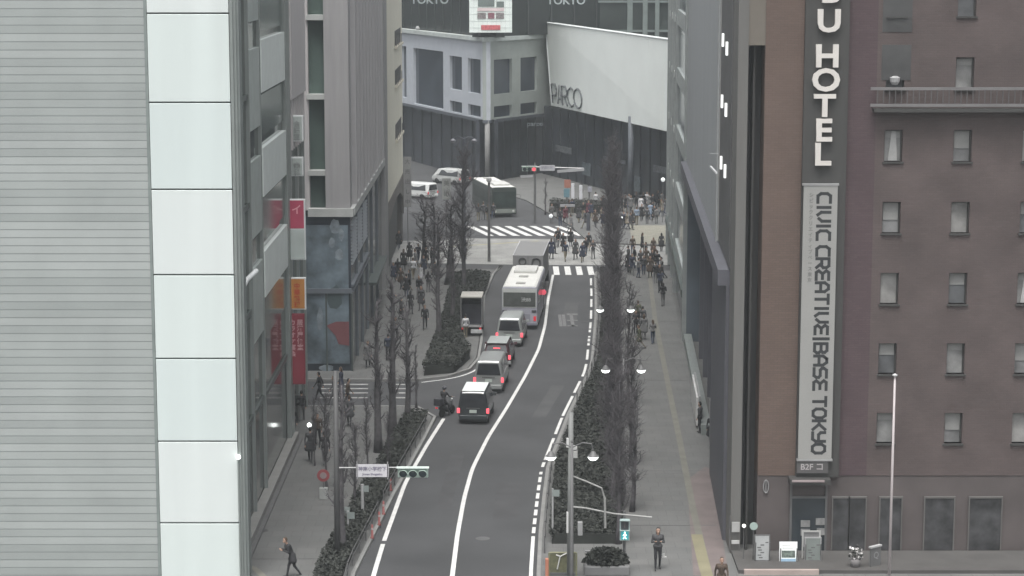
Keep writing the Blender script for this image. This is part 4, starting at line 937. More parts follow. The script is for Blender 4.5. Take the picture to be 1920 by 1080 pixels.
# notices and boards on the hotel terrace
ter = MB().box(XH(1378), 36, 86.9, 89.9, .005, .28).build('terrace_step', M('terrace_dark', (0.072, 0.069, 0.066), .8)); tag(ter, 'low stone step in front of the hotel entrance boards', 'step')
x0, y0 = g(1392, 1074); MB_ = MB().box(x0, 12.9, 86.7, 86.9, .13, .34).build('terrace_edging', ledge_m); tag(MB_, 'pale pink stone edging along the front of the hotel step', 'kerb')
def aboard(label, u0, v0, u1, v1, Y, frame, face, extra, lean=.18):
    x0, z0 = at(u0, v1, Y); x1, z1 = at(u1, v0, Y); w_, h_ = x1 - x0, z1 - z0
    t = thing('sign_board', label, 'sign board', (x0, Y, z0)); Tm = Matrix.Rotation(-lean * .6, 4, 'X')
    MB().box(0, w_, 0, .05, 0, h_, T=Tm).build('frame', frame, t, bevel=.01)
    MB().box(.05, w_ - .05, -.012, -.002, h_ * .2, h_ - .05, T=Tm).build('face', face, t)
    MB().box(.02, .06, .05, .09, -.0, h_ * .8, T=Matrix.Rotation(lean, 4, 'X')).box(w_ - .06, w_ - .02, .05, .09, 0, h_ * .8, T=Matrix.Rotation(lean, 4, 'X')).build('back_leg', steel_d, t)
    extra(t, w_, h_, Tm); return t
def ex1(t, w, h, Tm):
    blobs = random.Random(4)
    for k in range(7):
        a, b = .15 * w + blobs.random() * .6 * w, h * (.26 + .08 * k); MB().box(a, min(a + .16, w - .08), -.018, -.013, b, b + .05, T=Tm).build('printed_mark', M('print_dark', (.1, .1, .1), .6), t)
def ex2(t, w, h, Tm):
    MB().box(.1, w - .1, -.02, -.013, h * .42, h * .68, T=Tm).build('picture', M('print_photo', (.13, .16, .14), .6, var=.6, scale=8), t)
    MB().box(.07, w - .07, -.02, -.013, h * .08, h * .38, T=Tm).build('blue_panel', M('print_blue', (.28, .42, .55), .5), t)
    mb = MB()
    for k in range(3): mb.box(.13, w - .2 - .05 * k, -.018, -.0135, h * (.74 + .06 * k), h * (.757 + .06 * k), T=Tm)
    mb.build('text_line', M('print_grey', (.4, .4, .4), .6), t)
aboard('grey leaning board with dark printed marks, left of the bright white board', 1414, 1004, 1445, 1062, 88.3, steel_d, M('face_grey', (.33, .34, .34), .5), ex1)
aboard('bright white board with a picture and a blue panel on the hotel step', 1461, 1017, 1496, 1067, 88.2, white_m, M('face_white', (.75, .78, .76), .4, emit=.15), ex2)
aboard('dull grey empty-looking notice frame right of the bright white board', 1508, 1008, 1541, 1067, 88.4, M('frame_mid', (.3, .3, .3), .5), M('face_dull', (.17, .19, .18), .4), ex1, lean=.1)
x, z = at(1640, 1075, 87.6); t = thing('sign_board', 'dark tilted board with a pale top edge beside the white flowers', 'sign board', (x, 87.6, z))
Tt = Matrix.Rotation(R(38), 4, 'Z')
MB().box(-.3, .3, -.05, .05, 0, 1.15, T=Tt).build('board', M('board_dark', (.13, .13, .13), .5), t); MB().box(-.33, .33, -.08, .08, 1.15, 1.22, T=Tt).build('top_edge', M('edge_light', (.42, .42, .42), .5), t)
text('lettering', 'Q', .4, M('q_grey', (.28, .28, .28), .5), t, Tt @ FACE(0, -.06, .8), ext=.003)
x, z = at(1522, 1004, 88.6); t = thing('menu_stand', 'pale easel frame behind the dull grey notice frame', 'stand', (x, 88.7, .28))
MB().box(-.4, .4, 0, .04, 1.15, 1.22).box(-.4, -.33, 0, .04, 0, 1.15).box(.33, .4, 0, .04, 0, 1.15).build('easel_frame', M('easel_pale', (.4, .4, .39), .5), t); MB().box(-.33, .33, .04, .06, .5, 1.15).build('backing_sheet', M('easel_sheet', (.2, .2, .2), .5), t)
x, z = at(1388, 1010, 88); t = thing('wall_notice', 'small pale notice above a strip on the hotel corner by the footway', 'notice', (x, 89.9, z))
MB().box(-.17, .17, -.06, 0, -.22, .22).build('plate', M('notice_plate', (.36, .36, .35), .5), t); MB().box(-.17, .17, -.06, 0, -.75, -.6).build('strip', M('notice_strip', (.45, .45, .44), .5), t)
MB().tube([(-.25, .0, -1.0), (-.25, 0, .5)], .03, 6).build('support', steel_d, t)
x, z = at(1413, 986, 88.5); t = thing('round_sign', 'round pale green disc sign on a post by the hotel corner', 'sign', (x, 88.5, .28))
MB().lathe([(.17, 0), (.17, .04)], (0, 0, 0), 18, T=Matrix.Translation((0, -.03, z - .28)) @ Matrix.Rotation(R(90), 4, 'X')).build('disc', M('disc_green', (.32, .40, .37), .5), t); MB().tube([(0, .02, 0), (0, .02, z - .28)], .025, 6).build('post', steel_d, t)
x, z = at(1395, 986, 88.6); t = thing('wall_lamp', 'small bright lamp left of the round disc sign', 'lamp', (x, 88.6, .28))
MB().lathe([(.01, -.08), (.075, -.03), (.075, .03), (.01, .08)], (0, 0, z - .28), 10).build('bulb', M('bulb', (1, .97, .92), .3, emit=2.0), t, smooth=True); MB().tube([(0, .03, 0), (0, .03, z - .36)], .02, 6).build('post', steel_d, t)
x, y = g(1607, 1082); t = thing('flower_planter', 'white flowers in a grey pot at the bottom right', 'planter', (x, 87.4, .28))
MB().lathe([(.16, 0), (.24, .35), (.22, .36)], (0, 0, 0), 12).build('pot', M('pot_grey', (.2, .19, .19), .7), t, smooth=True)
mb = MB(); rr = random.Random(9)
for k in range(90):
    a = rr.random() * 6.28; q = rr.random() ** .5 * .3; p = Vector((q * math.cos(a), q * math.sin(a), .38 + rr.random() * .5)); ax = Vector((rr.gauss(0, 1), rr.gauss(0, 1), rr.gauss(0, 1))).normalized() * .05; ay = ax.cross(Vector((.3, .2, 1))).normalized() * .05
    mb.mi = 0 if rr.random() < .55 else 1; mb.quad(p - ax - ay, p + ax - ay, p + ax + ay, p - ax + ay)
mb.build('flowers', [M('petal_white', (.7, .68, .67), .6), leaf_m], t)
# left footway bits
x, y = g(607, 940); t = thing('stand_sign', 'red-ringed round sign over a white box on the left footway', 'sign', (x, y, .13)); z = zpx(896, y)
MB().tube([(0, 0, 0), (0, 0, z)], .03, 6).build('post', steel_d, t)
MB().lathe([(.3, 0), (.3, .03)], (0, 0, 0), 20, T=Matrix.Translation((0, -.03, z)) @ Matrix.Rotation(R(90), 4, 'X')).build('red_ring', M('ring_red', (.3, .07, .075), .5), t)
MB().lathe([(.16, 0), (.16, .02)], (0, 0, 0), 20, T=Matrix.Translation((0, -.065, z)) @ Matrix.Rotation(R(90), 4, 'X')).build('centre_disc', M('ring_grey', (.3, .24, .24), .5), t)
MB().box(-.2, .2, -.15, .15, .0, .55).build('base_box', M('base_pale', (.34, .35, .34), .6), t, bevel=.02)
for i, (u, v) in enumerate([(737, 925), (724, 970), (716, 990), (703, 1015)]):
    x, y = g(u, v); t = thing('kerb_post', ['red post on the left kerb by the edge line, farthest of four', 'red post on the left kerb, second farthest of four', 'red post on the left kerb, second nearest of four', 'red post on the left kerb, nearest of four'][i], 'bollard', (x - .12, y, .13), 0, 'red posts on the left kerb')
    MB().lathe([(.1, 0), (.07, .08), (.055, .1), (.05, .62), (.01, .66)], (0, 0, 0), 10).build('post', M('dull_red', (.26, .09, .085), .6), t, smooth=True); MB().lathe([(.056, .4), (.056, .5)], (0, 0, 0), 10).build('band', M('band_pale', (.4, .33, .32), .5), t)
# guard barrier at the bottom, right of the road
t = thing('guard_barrier', 'olive and orange guard barrier at the right kerb, bottom of the picture', 'barrier', (g(1022, 1078)[0], 86.6, .13))
MB().box(0, .14, -.1, .1, 0, .75).build('orange_post', M('orange_paint', (.42, .17, .11), .6), t, bevel=.02)
MB().box(.2, 1.25, -.03, .03, .15, .95).build('mesh_panel', M('olive_paint', (0.112, 0.112, 0.064), .7, var=.3, scale=5), t); MB().tube([(.16, 0, 1.0), (1.3, 0, 1.0)], .04, 6).tube([(.16, 0, 0), (.16, 0, 1.0)], .04, 6).tube([(1.3, 0, 0), (1.3, 0, 1.0)], .04, 6).build('rail', M('olive_rail', (.2, .2, .12), .6), t)
mb = MB(); mb.tube([(.5, -.05, .3), (.62, -.05, .85), (.9, -.05, 1.0)], .03, 5).tube([(.62, -.05, .85), (.45, -.05, .92)], .03, 5); mb.build('white_tie', M('tie_white', (.5, .5, .48), .6), t)
# guard rails on the verges (each run a thing)
def guard_rail(pts, label):
    t = thing('guard_rail', label, 'guard rail', (0, 0, 0), 0, 'guard rails along the kerbs'); 
    P3 = [Vector((x, y, .13)) for x, y in pts]
    for zz in (.72, .45): MB().tube([p + Vector((0, 0, zz)) for p in P3], .022, 5).build('rail', steel_d, t)
    for p in P3: MB().tube([p, p + Vector((0, 0, .78))], .03, 6).build('post', steel_d, t)
guard_rail([(lx(y) - .22, y) for y in (84, 86, 88, 90, 92, 94, 96)], 'near stretch of dark guard rail on the left kerb'); guard_rail([(lx(y) - .22, y) for y in (98, 100, 102, 104, 106, 108, 110, 112, 114)], 'far stretch of dark guard rail on the left kerb')
guard_rail([(rx(y) + .55, y) for y in (90, 92.5, 95, 97.5, 100, 102.5, 105)], 'near stretch of dark guard rail on the right kerb'); guard_rail([(rx(y) + .55, y) for y in range(121, 170, 3)], 'long far stretch of dark guard rail on the right kerb')
# far banners, column signs and shopfront clutter
def stand(name, label, cat, u0, v0, u1, v1, Y, face, post=True, grp=None, txt=None):
    x0, z0 = at(u0, v1, Y); x1, z1 = at(u1, v0, Y); t = thing(name, label, cat, ((x0 + x1) / 2, Y, 0), 0, grp); w_ = (x1 - x0) / 2
    MB().box(-w_, w_, -.05, .05, z0, z1).build('panel', face, t, bevel=.02)
    if post: MB().tube([(0, .06, 0), (0, .06, z1)], .04, 6).build('post', steel_d, t)
    if txt:
        n = len(txt)
        for i, ch in enumerate(txt): text('character', ch, w_ * 1.3, M('stand_ink', (.14, .14, .14), .6), t, FACE(0, -.055, z1 - (z1 - z0) * (i + .5) / n), ext=.002, bold=.01)
stand('banner_flag', 'tall pale vertical banner on the left footway beside the beige building', 'banner', 757, 294, 771, 388, 190, M('flag_pale', (.27, .27, .27), .6), txt='大売出し中')
stand('banner_flag', 'short pale vertical banner with dark characters left of the tall tree', 'banner', 829, 334, 845, 374, 188, M('flag_pale2', (.3, .31, .3), .6), txt='美術')
stand('banner_flag', 'tallest white vertical banner before the dark shopfront', 'banner', 1071, 344, 1077, 373, 214, M('flag_white', (.6, .6, .63), .5), grp='white banners before the shopfront')
stand('banner_flag', 'second white vertical banner before the dark shopfront', 'banner', 1086, 347, 1092, 374, 214, MATS['flag_white'], grp='white banners before the shopfront')
stand('banner_flag', 'short greyish banner right of the two white ones', 'banner', 1102, 350, 1110, 360, 214, M('flag_grey', (.3, .3, .34), .5), grp='white banners before the shopfront')
stand('shop_sign', 'small orange-red sign left of the white banners', 'sign', 1058, 337, 1070, 352, 216, M('far_orange', (.33, .14, .1), .6))
stand('shop_sign', 'small teal sign under the orange-red one', 'sign', 1057, 354, 1068, 370, 215, M('far_teal', (.12, .22, .26), .6))
stand('bench_board', 'pale horizontal ledge before the shopfront', 'ledge', 1050, 383, 1078, 388, 209, M('far_ledge', (.3, .3, .31), .6))
for (u, v, Y, r_, lab) in [(1033, 405, 205, .2, 'white round lamp low by the far kerb'), (1166, 409, 204, .17, 'bright spot lamp in the far crowd'), (1243, 337, 205, .22, 'bright lamp at the edge of the panelled building'), (447, 857, 85.8, .1, 'small glowing globe on the corner trim of the white-panel building'), (580, 797, 112.8, .13, 'small glowing globe standing in for a glint behind the two walkers on the left')]:  # two left globes are added bright spots; the one behind walkers is a glint
    x, z = at(u, v, Y); t = thing('lamp_glint_globe', lab, 'lamp', (x, Y, 0)); MB().lathe([(.02 * r_, -r_), (r_ * .7, -r_ * .7), (r_, 0), (r_ * .7, r_ * .7), (.02, r_)], (0, 0, z), 12).build('globe', lamp_w if r_ < .2 else M('globe_dim', (.7, .72, .72), .4, emit=.4), t, smooth=True)
    MB().tube([(0, .05, 0), (0, .05, z)], .03, 6).build('post', alu if u == 447 else steel_d, t)
for (u, v, lab) in [(917, 492, 'thin dark post left of the grey truck roof')]:
    x, y = g(u, v); t = thing('lamp_post', lab, 'post', (x, y, .1)); z = zpx(345, y); MB().tube([(0, 0, 0), (0, 0, z)], [.13, .1], 8).build('post', steel_d, t); MB().lathe([(.06, 0), (.22, .15), (.22, .4), (.06, .5)], (0, 0, z), 8).build('lantern', M('lantern_pale', (.4, .4, .4), .5), t)
for (u, v0, v1, Y, lab) in [(1103, 402, 446, 199, 'dark signal post in the crowd left of the tree row'), (870, 262, 470, 181, 'tall slate-blue lamp column on the left by the junction')]:
    x, _ = at(u, v1, Y); t = thing('lamp_post', lab, 'post', (x, Y, .05)); z = zpx(v0, Y); MB().tube([(0, 0, 0), (0, 0, z)], [.2, .14], 8).build('post', M('post_slate', (.07, .075, .09), .5), t)
    if u == 870:
        mb = MB()
        for s in (-1, 1): mb.tube([(0, 0, z), (s * .5, 0, z + .25), (s * .9, 0, z)], .05, 5)
        mb.build('arm', MATS['post_slate'], t)
        for s in (-1, 1): MB().lathe([(.05, .2), (.25, .05), (.2, -.1), (.02, -.16)], (s * .9, 0, z - .15), 10).build('lamp_head', M('lantern_dim', (.2, .2, .22), .5), t)

# ================================================================== VEHICLES  (local: rear at y=0, nose at +y)
def loft(mb, st):
    """stations (y, zb, zbelt, zroof, wb, wr)"""
    n = 12; vs = []
    for (y, zb, zm, zr, wb, wr) in st:
        half = [(wb * .93, zb), (wb, zb + .22), (wb, zm), (wr, zr - .10), (wr * .88, zr - .02), (wr * .4, zr)]
        vs += [(x, y, z) for x, z in half] + [(-x, y, z) for x, z in half[::-1]]
    fs = []
    for i in range(len(st) - 1):
        for k in range(n): k2 = (k + 1) % n; fs.append((i * n + k, i * n + k2, (i + 1) * n + k2, (i + 1) * n + k))
    fs.append(tuple(range(n))[::-1]); fs.append(tuple(range((len(st) - 1) * n, len(st) * n)))
    mb.add(vs, fs); return mb
def wheel(t, x, y, r, w=.2):
    Tm = Matrix.Translation((x, y, r)) @ Matrix.Rotation(R(90), 4, 'Y'); s = 1 if x > 0 else -1
    wh = MB().lathe([(r * .62, -w / 2), (r * .95, -w / 2), (r, -w * .35), (r, w * .35), (r * .95, w / 2), (r * .62, w / 2)], (0, 0, 0), 18, T=Tm).build('wheel', rubber, t, smooth=True)
    MB().lathe([(r * .62, -w * .42), (r * .6, w * .42)], (0, 0, 0), 14, T=Tm).build('rim', rim_m, wh)
def car(name, label, cat, u, v, dirn, L, Wd, Hh, body, roofm=None, kind='van', brake=brake_red, plate='', grp='cars queuing behind the bus', redmark=False):
    x, y = g(u, v); t = thing(name, label, cat, (x, y, .004), -dirn, grp); hw = Wd / 2; zb = .28; zm = Hh * (.52 if kind != 'sedan' else .58)
    if kind == 'van': st = [(0, zb, zm, Hh - .1, hw * .97, hw * .80), (.1, zb, zm, Hh, hw, hw * .84), (L * .3, zb, zm, Hh + .02, hw, hw * .86), (L * .68, zb, zm, Hh, hw, hw * .84), (L * .80, zb, zm, Hh - .08, hw, hw * .8), (L * .93, zb, zm * .98, zm + .2, hw * .97, hw * .78), (L, zb, zm * .8, zm * .92, hw * .88, hw * .7)]
    else: st = [(0, zb, zm * .95, zm + .1, hw * .95, hw * .8), (.28, zb, zm, Hh - .06, hw, hw * .76), (.6, zb, zm, Hh, hw, hw * .78), (L * .55, zb, zm, Hh, hw, hw * .78), (L * .72, zb, zm, zm + .15, hw, hw * .78), (L * .95, zb, zm * .9, zm * .98, hw * .95, hw * .75), (L, zb, zm * .65, zm * .75, hw * .85, hw * .6)]
    loft(MB(), st).build('body', body, t, smooth=False, bevel=.03)
    wr = hw * .80
    # rear window, slightly inclined, just outside the body
    zt_, zl = Hh - .18, zm + .02
    if kind == 'van': ya = lambda z: -.012
    else: ya = lambda z: .0 + .28 * (z - zm - .1) / (Hh - .16 - zm) - .02
    def rw(xx, z): return (xx, ya(z), z)
    zlow = zl + .08
    ww = lambda z: (hw * .97 + (wr - hw * .97) * (z - zm) / (Hh - .2 - zm)) - .09
    MB().slab([rw(-ww(zlow), zlow), rw(ww(zlow), zlow), rw(ww(zt_), zt_), rw(-ww(zt_), zt_)], (0, -1, 0), .012).build('rear_window', M('tinted_glass', (0.025, 0.027, 0.031), .12, var=.35, scale=2, spec=.6), t)
    for s in (-1, 1):
        xb, xt = s * (hw + .006), s * (hw * .84 + .012)
        y1, y2 = .35, L * .66
        MB().slab([(xb, y1, zm + .05), (xb, y2 + .45, zm + .05), (xt, y2, Hh - .17), (xt, y1 + .1, Hh - .17)], (s, 0, 0), .006).build('side_window', MATS['tinted_glass'], t)
        MB().box(s * (hw - .02) - .08, s * (hw - .02) + .08, -.03, .04, zm * .66, zm * .95).build('tail_light', brake if kind != 'x' else tail_red, t, bevel=.02)
        m_ = MB().box(s * (hw + .1) - .1, s * (hw + .1) + .1, L * .76, L * .76 + .12, zm + .08, zm + .25).build('mirror', body, t, bevel=.02)
    MB().box(-hw * .86, hw * .86, .12, L - .15, .13, .3).build('underbody_shade', black, t)  # black underside box added to deepen the shade beneath the car
    MB().box(-hw * .93, hw * .93, -.1, .05, zb, zb + .26).build('bumper', body if kind == 'van' else M('bumper_dark', (.06, .06, .06), .6), t, bevel=.04)
    MB().box(-.2, .2, -.03, -.014, zm * .68, zm * .86).build('number_plate', M('plate_face', (.45, .5, .46), .5), t)
    MB().box(-hw * .45, hw * .45, -.028, -.014, zm * .93, zm * .975).build('handle_strip', M('strip_dark', (.08, .08, .08), .5), t)
    MB().slab([(-hw * .7, L * .83, Hh - .14), (hw * .7, L * .83, Hh - .14), (hw * .74, L * .93, zm + .26), (-hw * .74, L * .93, zm + .26)], (0, .6, 1), .02).build('windscreen', MATS['tinted_glass'], t)
    if roofm: 
        MB().box(-hw * .76, hw * .76, .12, L * .66, Hh + .005, Hh + .035).build('roof_panel', roofm, t, bevel=.02)
    if redmark: MB().box(-.22, .22, .10, .13, Hh - .36, Hh - .27).build('high_brake_light', brake, t)
    for s in (-1, 1):
        for yy in (L * .19, L * .81): wheel(t, s * (hw - .1), yy, .32)
    return t
silver = M('silver_paint', (.34, .36, .35), .35, .2, var=.03, coat=.4); silver2 = M('dull_silver', (.27, .28, .275), .35, .2, var=.03, coat=.4)
dkcar = M('black_car_paint', (.03, .035, .038), .25, var=.05, coat=.6); redcar = M('maroon_paint', (.07, .028, .035), .3, var=.05, coat=.5)
white_roof = M('white_roof', (.70, .74, .72), .35, var=.03)
car('minivan', 'black minivan with a white roof, last vehicle in the queue', 'minivan', 887, 796, .085, 3.9, 1.68, 1.86, dkcar, roofm=white_roof)
car('van', 'silver van just ahead of the black and white minivan', 'van', 916, 738, .085, 4.6, 1.70, 1.98, silver2)
car('car', 'dark maroon car between the two silver vans', 'car', 931, 692, .09, 4.0, 1.68, 1.62, redcar, kind='sedan', roofm=silver, redmark=True)
car('van', 'bright silver van directly behind the white bus', 'van', 955, 651, .09, 4.5, 1.70, 1.96, silver, redmark=True)
# bus
def bus(label, u, v, dirn, L, front=False, dark_body=False):
    x, y = g(u, v); t = thing('bus', label, 'bus', (x, y, .004), -dirn); hw = 1.24; Hb = 3.0
    cream = M('bus_white', (.46, .475, .46), .4, var=.05); lower = M('bus_lower', (.34, .34, .385), .4, var=.05); dk = M('bus_dark', (.045, .055, .05), .35, var=.1)
    mb = MB(); r = .14; prof = [(-hw, .3), (hw, .3), (hw, Hb - r * 1.3), (hw - r * .5, Hb - r * .4), (hw - r * 1.5, Hb), (-hw + r * 1.5, Hb), (-hw + r * .5, Hb - r * .4), (-hw, Hb - r * 1.3)]
    Tm = Matrix(((1, 0, 0, 0), (0, 0, 1, 0), (0, 1, 0, 0), (0, 0, 0, 1)))
    mb.prism(prof, 0, L, Tm).build('body', dk if dark_body else lower, t, bevel=.05)
    MB().prism([(-hw + .06, Hb - .02), (hw - .06, Hb - .02), (hw - .2, Hb + .05), (-hw + .2, Hb + .05)], .08, L - .1, Tm).build('roof', M('bus_roof', (.62, .62, .59), .5, var=.06), t, bevel=.02)
    MB().box(-hw * .66, hw * .66, L * .62, L * .88, Hb + .05, Hb + .28).build('roof_unit', M('roof_unit_w', (.52, .52, .5), .5), t, bevel=.06)
    for q in (.1, .42): MB().box(-.33, .33, L * q, L * q + .6, Hb + .05, Hb + .12).build('roof_hatch', M('hatch_grey', (.3, .3, .28), .6), t, bevel=.02)
    if not dark_body:
        MB().box(-hw + .05, hw - .05, -.02, 0, 1.55, Hb - .12).build('upper_rear_panel', cream, t, bevel=.01)
        f = MB().box(-hw + .12, hw - .12, -.035, -.02, 1.62, 2.62).build('rear_window', M('bus_glass', (.07, .075, .07), .15, var=.3, scale=2), t)
        text('route_number', '渋88', .34, M('led_grey', (.34, .35, .34), .4), f, FACE(.45, -.04, 2.1), ext=.002, bold=.006)
        for s in (-1, 1):
            MB().box(s * (hw - .22) - .17, s * (hw - .22) + .17, -.03, 0, 1.22, 1.38).build('vent', M('vent_dark', (.05, .05, .055), .5), t, bevel=.01)
            MB().box(s * (hw - .17) - .09, s * (hw - .17) + .09, -.03, 0, .62, .95).build('tail_light', tail_red, t, bevel=.01)
            MB().box(s * hw - .012 * (s < 0), s * hw + .012 * (s > 0), .6, L - 1.2, 1.5, 2.45).build('side_window', M('bus_side_glass', (.04, .045, .05), .1, spec=.6), t)
        MB().box(-.75, .75, -.028, 0, .55, 1.1).build('engine_grille', M('grille_grey', (.22, .22, .25), .5, var=.1), t)
        MB().box(-hw, hw, -.08, .1, .3, .5).build('bumper', M('bus_bumper', (.16, .16, .19), .5), t, bevel=.03)
        MB().box(hw + .05, hw + .28, L - .35, L - .1, 1.35, 1.9).build('mirror', steel_d, t)
    else:
        MB().box(-hw + .08, hw - .08, L, L + .03, 1.05, 2.6).build('windscreen', M('bus_front_glass', (.03, .042, .038), .35, var=.4, scale=1, spec=.25), t)
        MB().box(-hw + .08, hw - .08, L, L + .03, .45, .85).build('front_panel', M('front_pale', (.2, .22, .2), .5), t)
        for s in (-1, 1):
            MB().lathe([(.13, 0), (.1, .04)], (0, 0, 0), 10, T=Matrix.Translation((s * .9, L + .02, .62)) @ Matrix.Rotation(R(-90), 4, 'X')).build('headlight', M('headlight', (.5, .52, .5), .2), t)
            MB().box(s * hw - .012 * (s < 0), s * hw + .012 * (s > 0), .6, L - .6, 1.35, 2.5).build('side_window', MATS['bus_front_glass'], t)
            MB().tube([(s * hw, L - .1, 2.3), (s * (hw + .3), L + .3, 2.3), (s * (hw + .3), L + .35, 1.8)], .03, 5).build('mirror_arm', steel_d, t)
    for s in (-1, 1):
        for yy in (L * .2, L * .78): wheel(t, s * (hw - .16), yy, .48, .3)
    return t
bus('white city bus stopped behind the grey box truck at the head of the queue', 974, 618, .07, 9.8)
tb = bus('dark bus with a white roof turning toward the camera at the junction', 900, 384, 0, 9.5, dark_body=True)
tb.location = (-2.9, 219.2, .004); tb.rotation_euler = (0, 0, math.pi + R(13))
# mirror-like red stop disc seen beside the bus
x, z = at(1019, 548, 152); t = thing('stop_paddle', 'pink-red disc on a stick at the right side of the white bus', 'sign', (x, 152, .004))
MB().lathe([(.2, 0), (.2, .04)], (0, 0, 0), 16, T=Matrix.Translation((0, 0, z)) @ Matrix.Rotation(R(90), 4, 'X')).build('disc', M('paddle_red', (.7, .09, .13), .5, emit=.3), t); MB().tube([(0, 0, 0), (0, 0, z)], .02, 5).build('stick', steel_d, t)
# box truck ahead of the bus
x, y = g(990, 558); t = thing('box_truck', 'grey box truck with ring and arch marks on its rear, ahead of the bus', 'truck', (x, y, .004), -.07); hw = 1.15
MB().box(-hw, hw, 0, 8.0, .95, 3.25).build('cargo_box', M('truck_grey', (.215, .215, .215), .6, var=.04), t, bevel=.03)
MB().box(hw - .03, hw + .015, 0.02, 8.0, 3.2, 3.275).box(-hw - .015, -hw + .03, .02, 8, 3.2, 3.275).build('top_rail', M('truck_rail', (.5, .5, .53), .5), t)
MB().box(-.02, .02, -.02, 0, 1.0, 3.2).build('door_seam', steel_d, t)
mb = MB(); ring = [(-.42 + .26 * math.cos(a), -.03, 2.78 + .26 * math.sin(a)) for a in [2 * math.pi * k / 16 for k in range(17)]]; mb.tube(ring, .055, 5, cap=False)
mb.tube([(.32, -.03, 2.3)] + [(.62 - .30 * math.cos(a), -.03, 2.75 + .3 * math.sin(a)) for a in [math.pi * k / 10 for k in range(11)]] + [(.92, -.03, 2.3)], .07, 5, cap=False)
mb.build('rear_mark', M('mark_dark', (.07, .07, .07), .6), t)
loft(MB(), [(8.15, .5, 1.5, 2.3, 1.05, .95), (9.0, .5, 1.5, 2.35, 1.05, .95), (9.8, .5, 1.4, 2.1, 1.05, .9), (10.0, .5, 1.2, 1.5, 1.0, .85)]).build('cab', M('cab_grey', (.3, .3, .3), .4), t, bevel=.04)
MB().box(-.9, .9, .2, 9, .6, .94).build('chassis', steel_d, t); MB().box(-1.1, 1.1, -.06, .1, .5, .7).build('bumper', steel, t, bevel=.02)
for s in (-1, 1):
    MB().box(s * .9 - .12, s * .9 + .12, -.08, 0, .72, .88).build('tail_light', tail_red, t)
    for yy in (1.7, 8.6): wheel(t, s * .98, yy, .45, .28)
# small delivery truck with its back open, in the lay-by
x, y = g(884, 634); t = thing('delivery_truck', 'small delivery truck with an open dark back parked in the lay-by', 'truck', (x, y, .004), -.03); hw = .74
MB().box(-hw, -hw + .05, 0, 2.2, .75, 2.75).box(hw - .05, hw, 0, 2.2, .75, 2.75).box(-hw + .05, hw - .05, 2.15, 2.2, .75, 2.75).box(-hw + .05, hw - .05, .0, 2.15, .75, .8).build('cargo_box', M('kei_grey', (.2, .2, .2), .6, var=.05), t)
MB().box(-hw, hw, -.02, 2.22, 2.755, 2.87).build('roof', M('kei_roof', (.36, .35, .32), .5), t, bevel=.02)
MB().box(-hw + .05, hw - .05, .9, 2.1, .82, 2.2).build('cargo', M('kei_inside', (.075, .075, .09), .8, var=.3), t); MB().box(-.05, hw, -.1, 0, .35, .6).build('tail_board', M('tail_pale', (.42, .43, .43), .5), t, bevel=.02)
loft(MB(), [(2.28, .35, 1.1, 1.75, .72, .66), (3.1, .35, 1.1, 1.75, .72, .66), (3.5, .35, 1.0, 1.2, .7, .6)]).build('cab', white_m, t, bevel=.03)
for s in (-1, 1):
    MB().box(s * .6 - .07, s * .6 + .07, -.03, -.001, .6, .72).build('tail_light', tail_red, t)
    for yy in (.7, 2.9): wheel(t, s * .62, yy, .27, .15)
# far cars
def farcar(u, v, ang, label, paint_, L=4.5):
    t = car('van', label, 'van', u, v, 0, L, 1.7, 1.75, paint_, grp='cars on the street beyond the junction', brake=tail_red); t.rotation_euler = (0, 0, ang); return t
wcar = M('white_car_paint', (.62, .63, .62), .35, var=.02, coat=.4)
farcar(812, 374, R(55), 'white van crossing on the far left of the junction', wcar)
farcar(872, 347, R(48), 'white van half hidden behind the far dark bus', M('pale_car_paint', (.45, .46, .45), .35))
0 and farcar(845, 342, R(60), 'pale van farthest up the side road', MATS['pale_car_paint'], 4.2)

# ================================================================== PEOPLE
def capsules_to_mesh(caps, name, vox=.0135):
    """caps: (tag, p0, p1, r0, r1); joined and remeshed into one continuous skin"""
    mb = MB()
    for (tg, p0, p1, r0, r1) in caps:
        p0, p1 = Vector(p0), Vector(p1); d = p1 - p0; L = d.length
        if L < 1e-5: d = Vector((0, 0, 1)) * 1e-4; p1 = p0 + d; L = 1e-4
        d.normalize(); pts = []; rad = []
        for a in (-80, -50, -20): pts.append(p0 + d * r0 * math.sin(R(a))); rad.append(r0 * math.cos(R(a)))
        for a in (20, 50, 80): pts.append(p1 + d * r1 * math.sin(R(a))); rad.append(r1 * math.cos(R(a)))
        mb.tube(pts, rad, 10)
    o = mb.build(name, MATS['skin']); m = o.modifiers.new('r', 'REMESH'); m.mode = 'VOXEL'; m.voxel_size = vox
    sm = o.modifiers.new('s', 'SMOOTH'); sm.iterations = 2; sm.factor = .4
    me = bpy.data.meshes.new_from_object(o.evaluated_get(bpy.context.evaluated_depsgraph_get())); bpy.data.objects.remove(o)
    n = len(me.polygons); co = np.empty(n * 3); me.polygons.foreach_get('center', co); co = co.reshape(-1, 3)
    best = np.full(n, 1e9); idx = np.zeros(n, int)
    for (tg, p0, p1, r0, r1) in caps:
        p0, p1 = np.array(p0, float), np.array(p1, float); d = p1 - p0; L2 = max((d * d).sum(), 1e-9)
        s = np.clip(((co - p0) @ d) / L2, 0, 1); dist = np.linalg.norm(co - (p0 + s[:, None] * d), axis=1) - (r0 + (r1 - r0) * s)
        b = dist < best; best[b] = dist[b]; idx[b] = tg
    me.materials.clear()
    for k in ('skin', 'hair_black', 'coat_navy', 'trouser_black', 'shoe_black'): me.materials.append(MATS[k])
    me.polygons.foreach_set('material_index', idx.astype(np.int32)); me.polygons.foreach_set('use_smooth', [True] * n); me.name = name; me.update(); return me
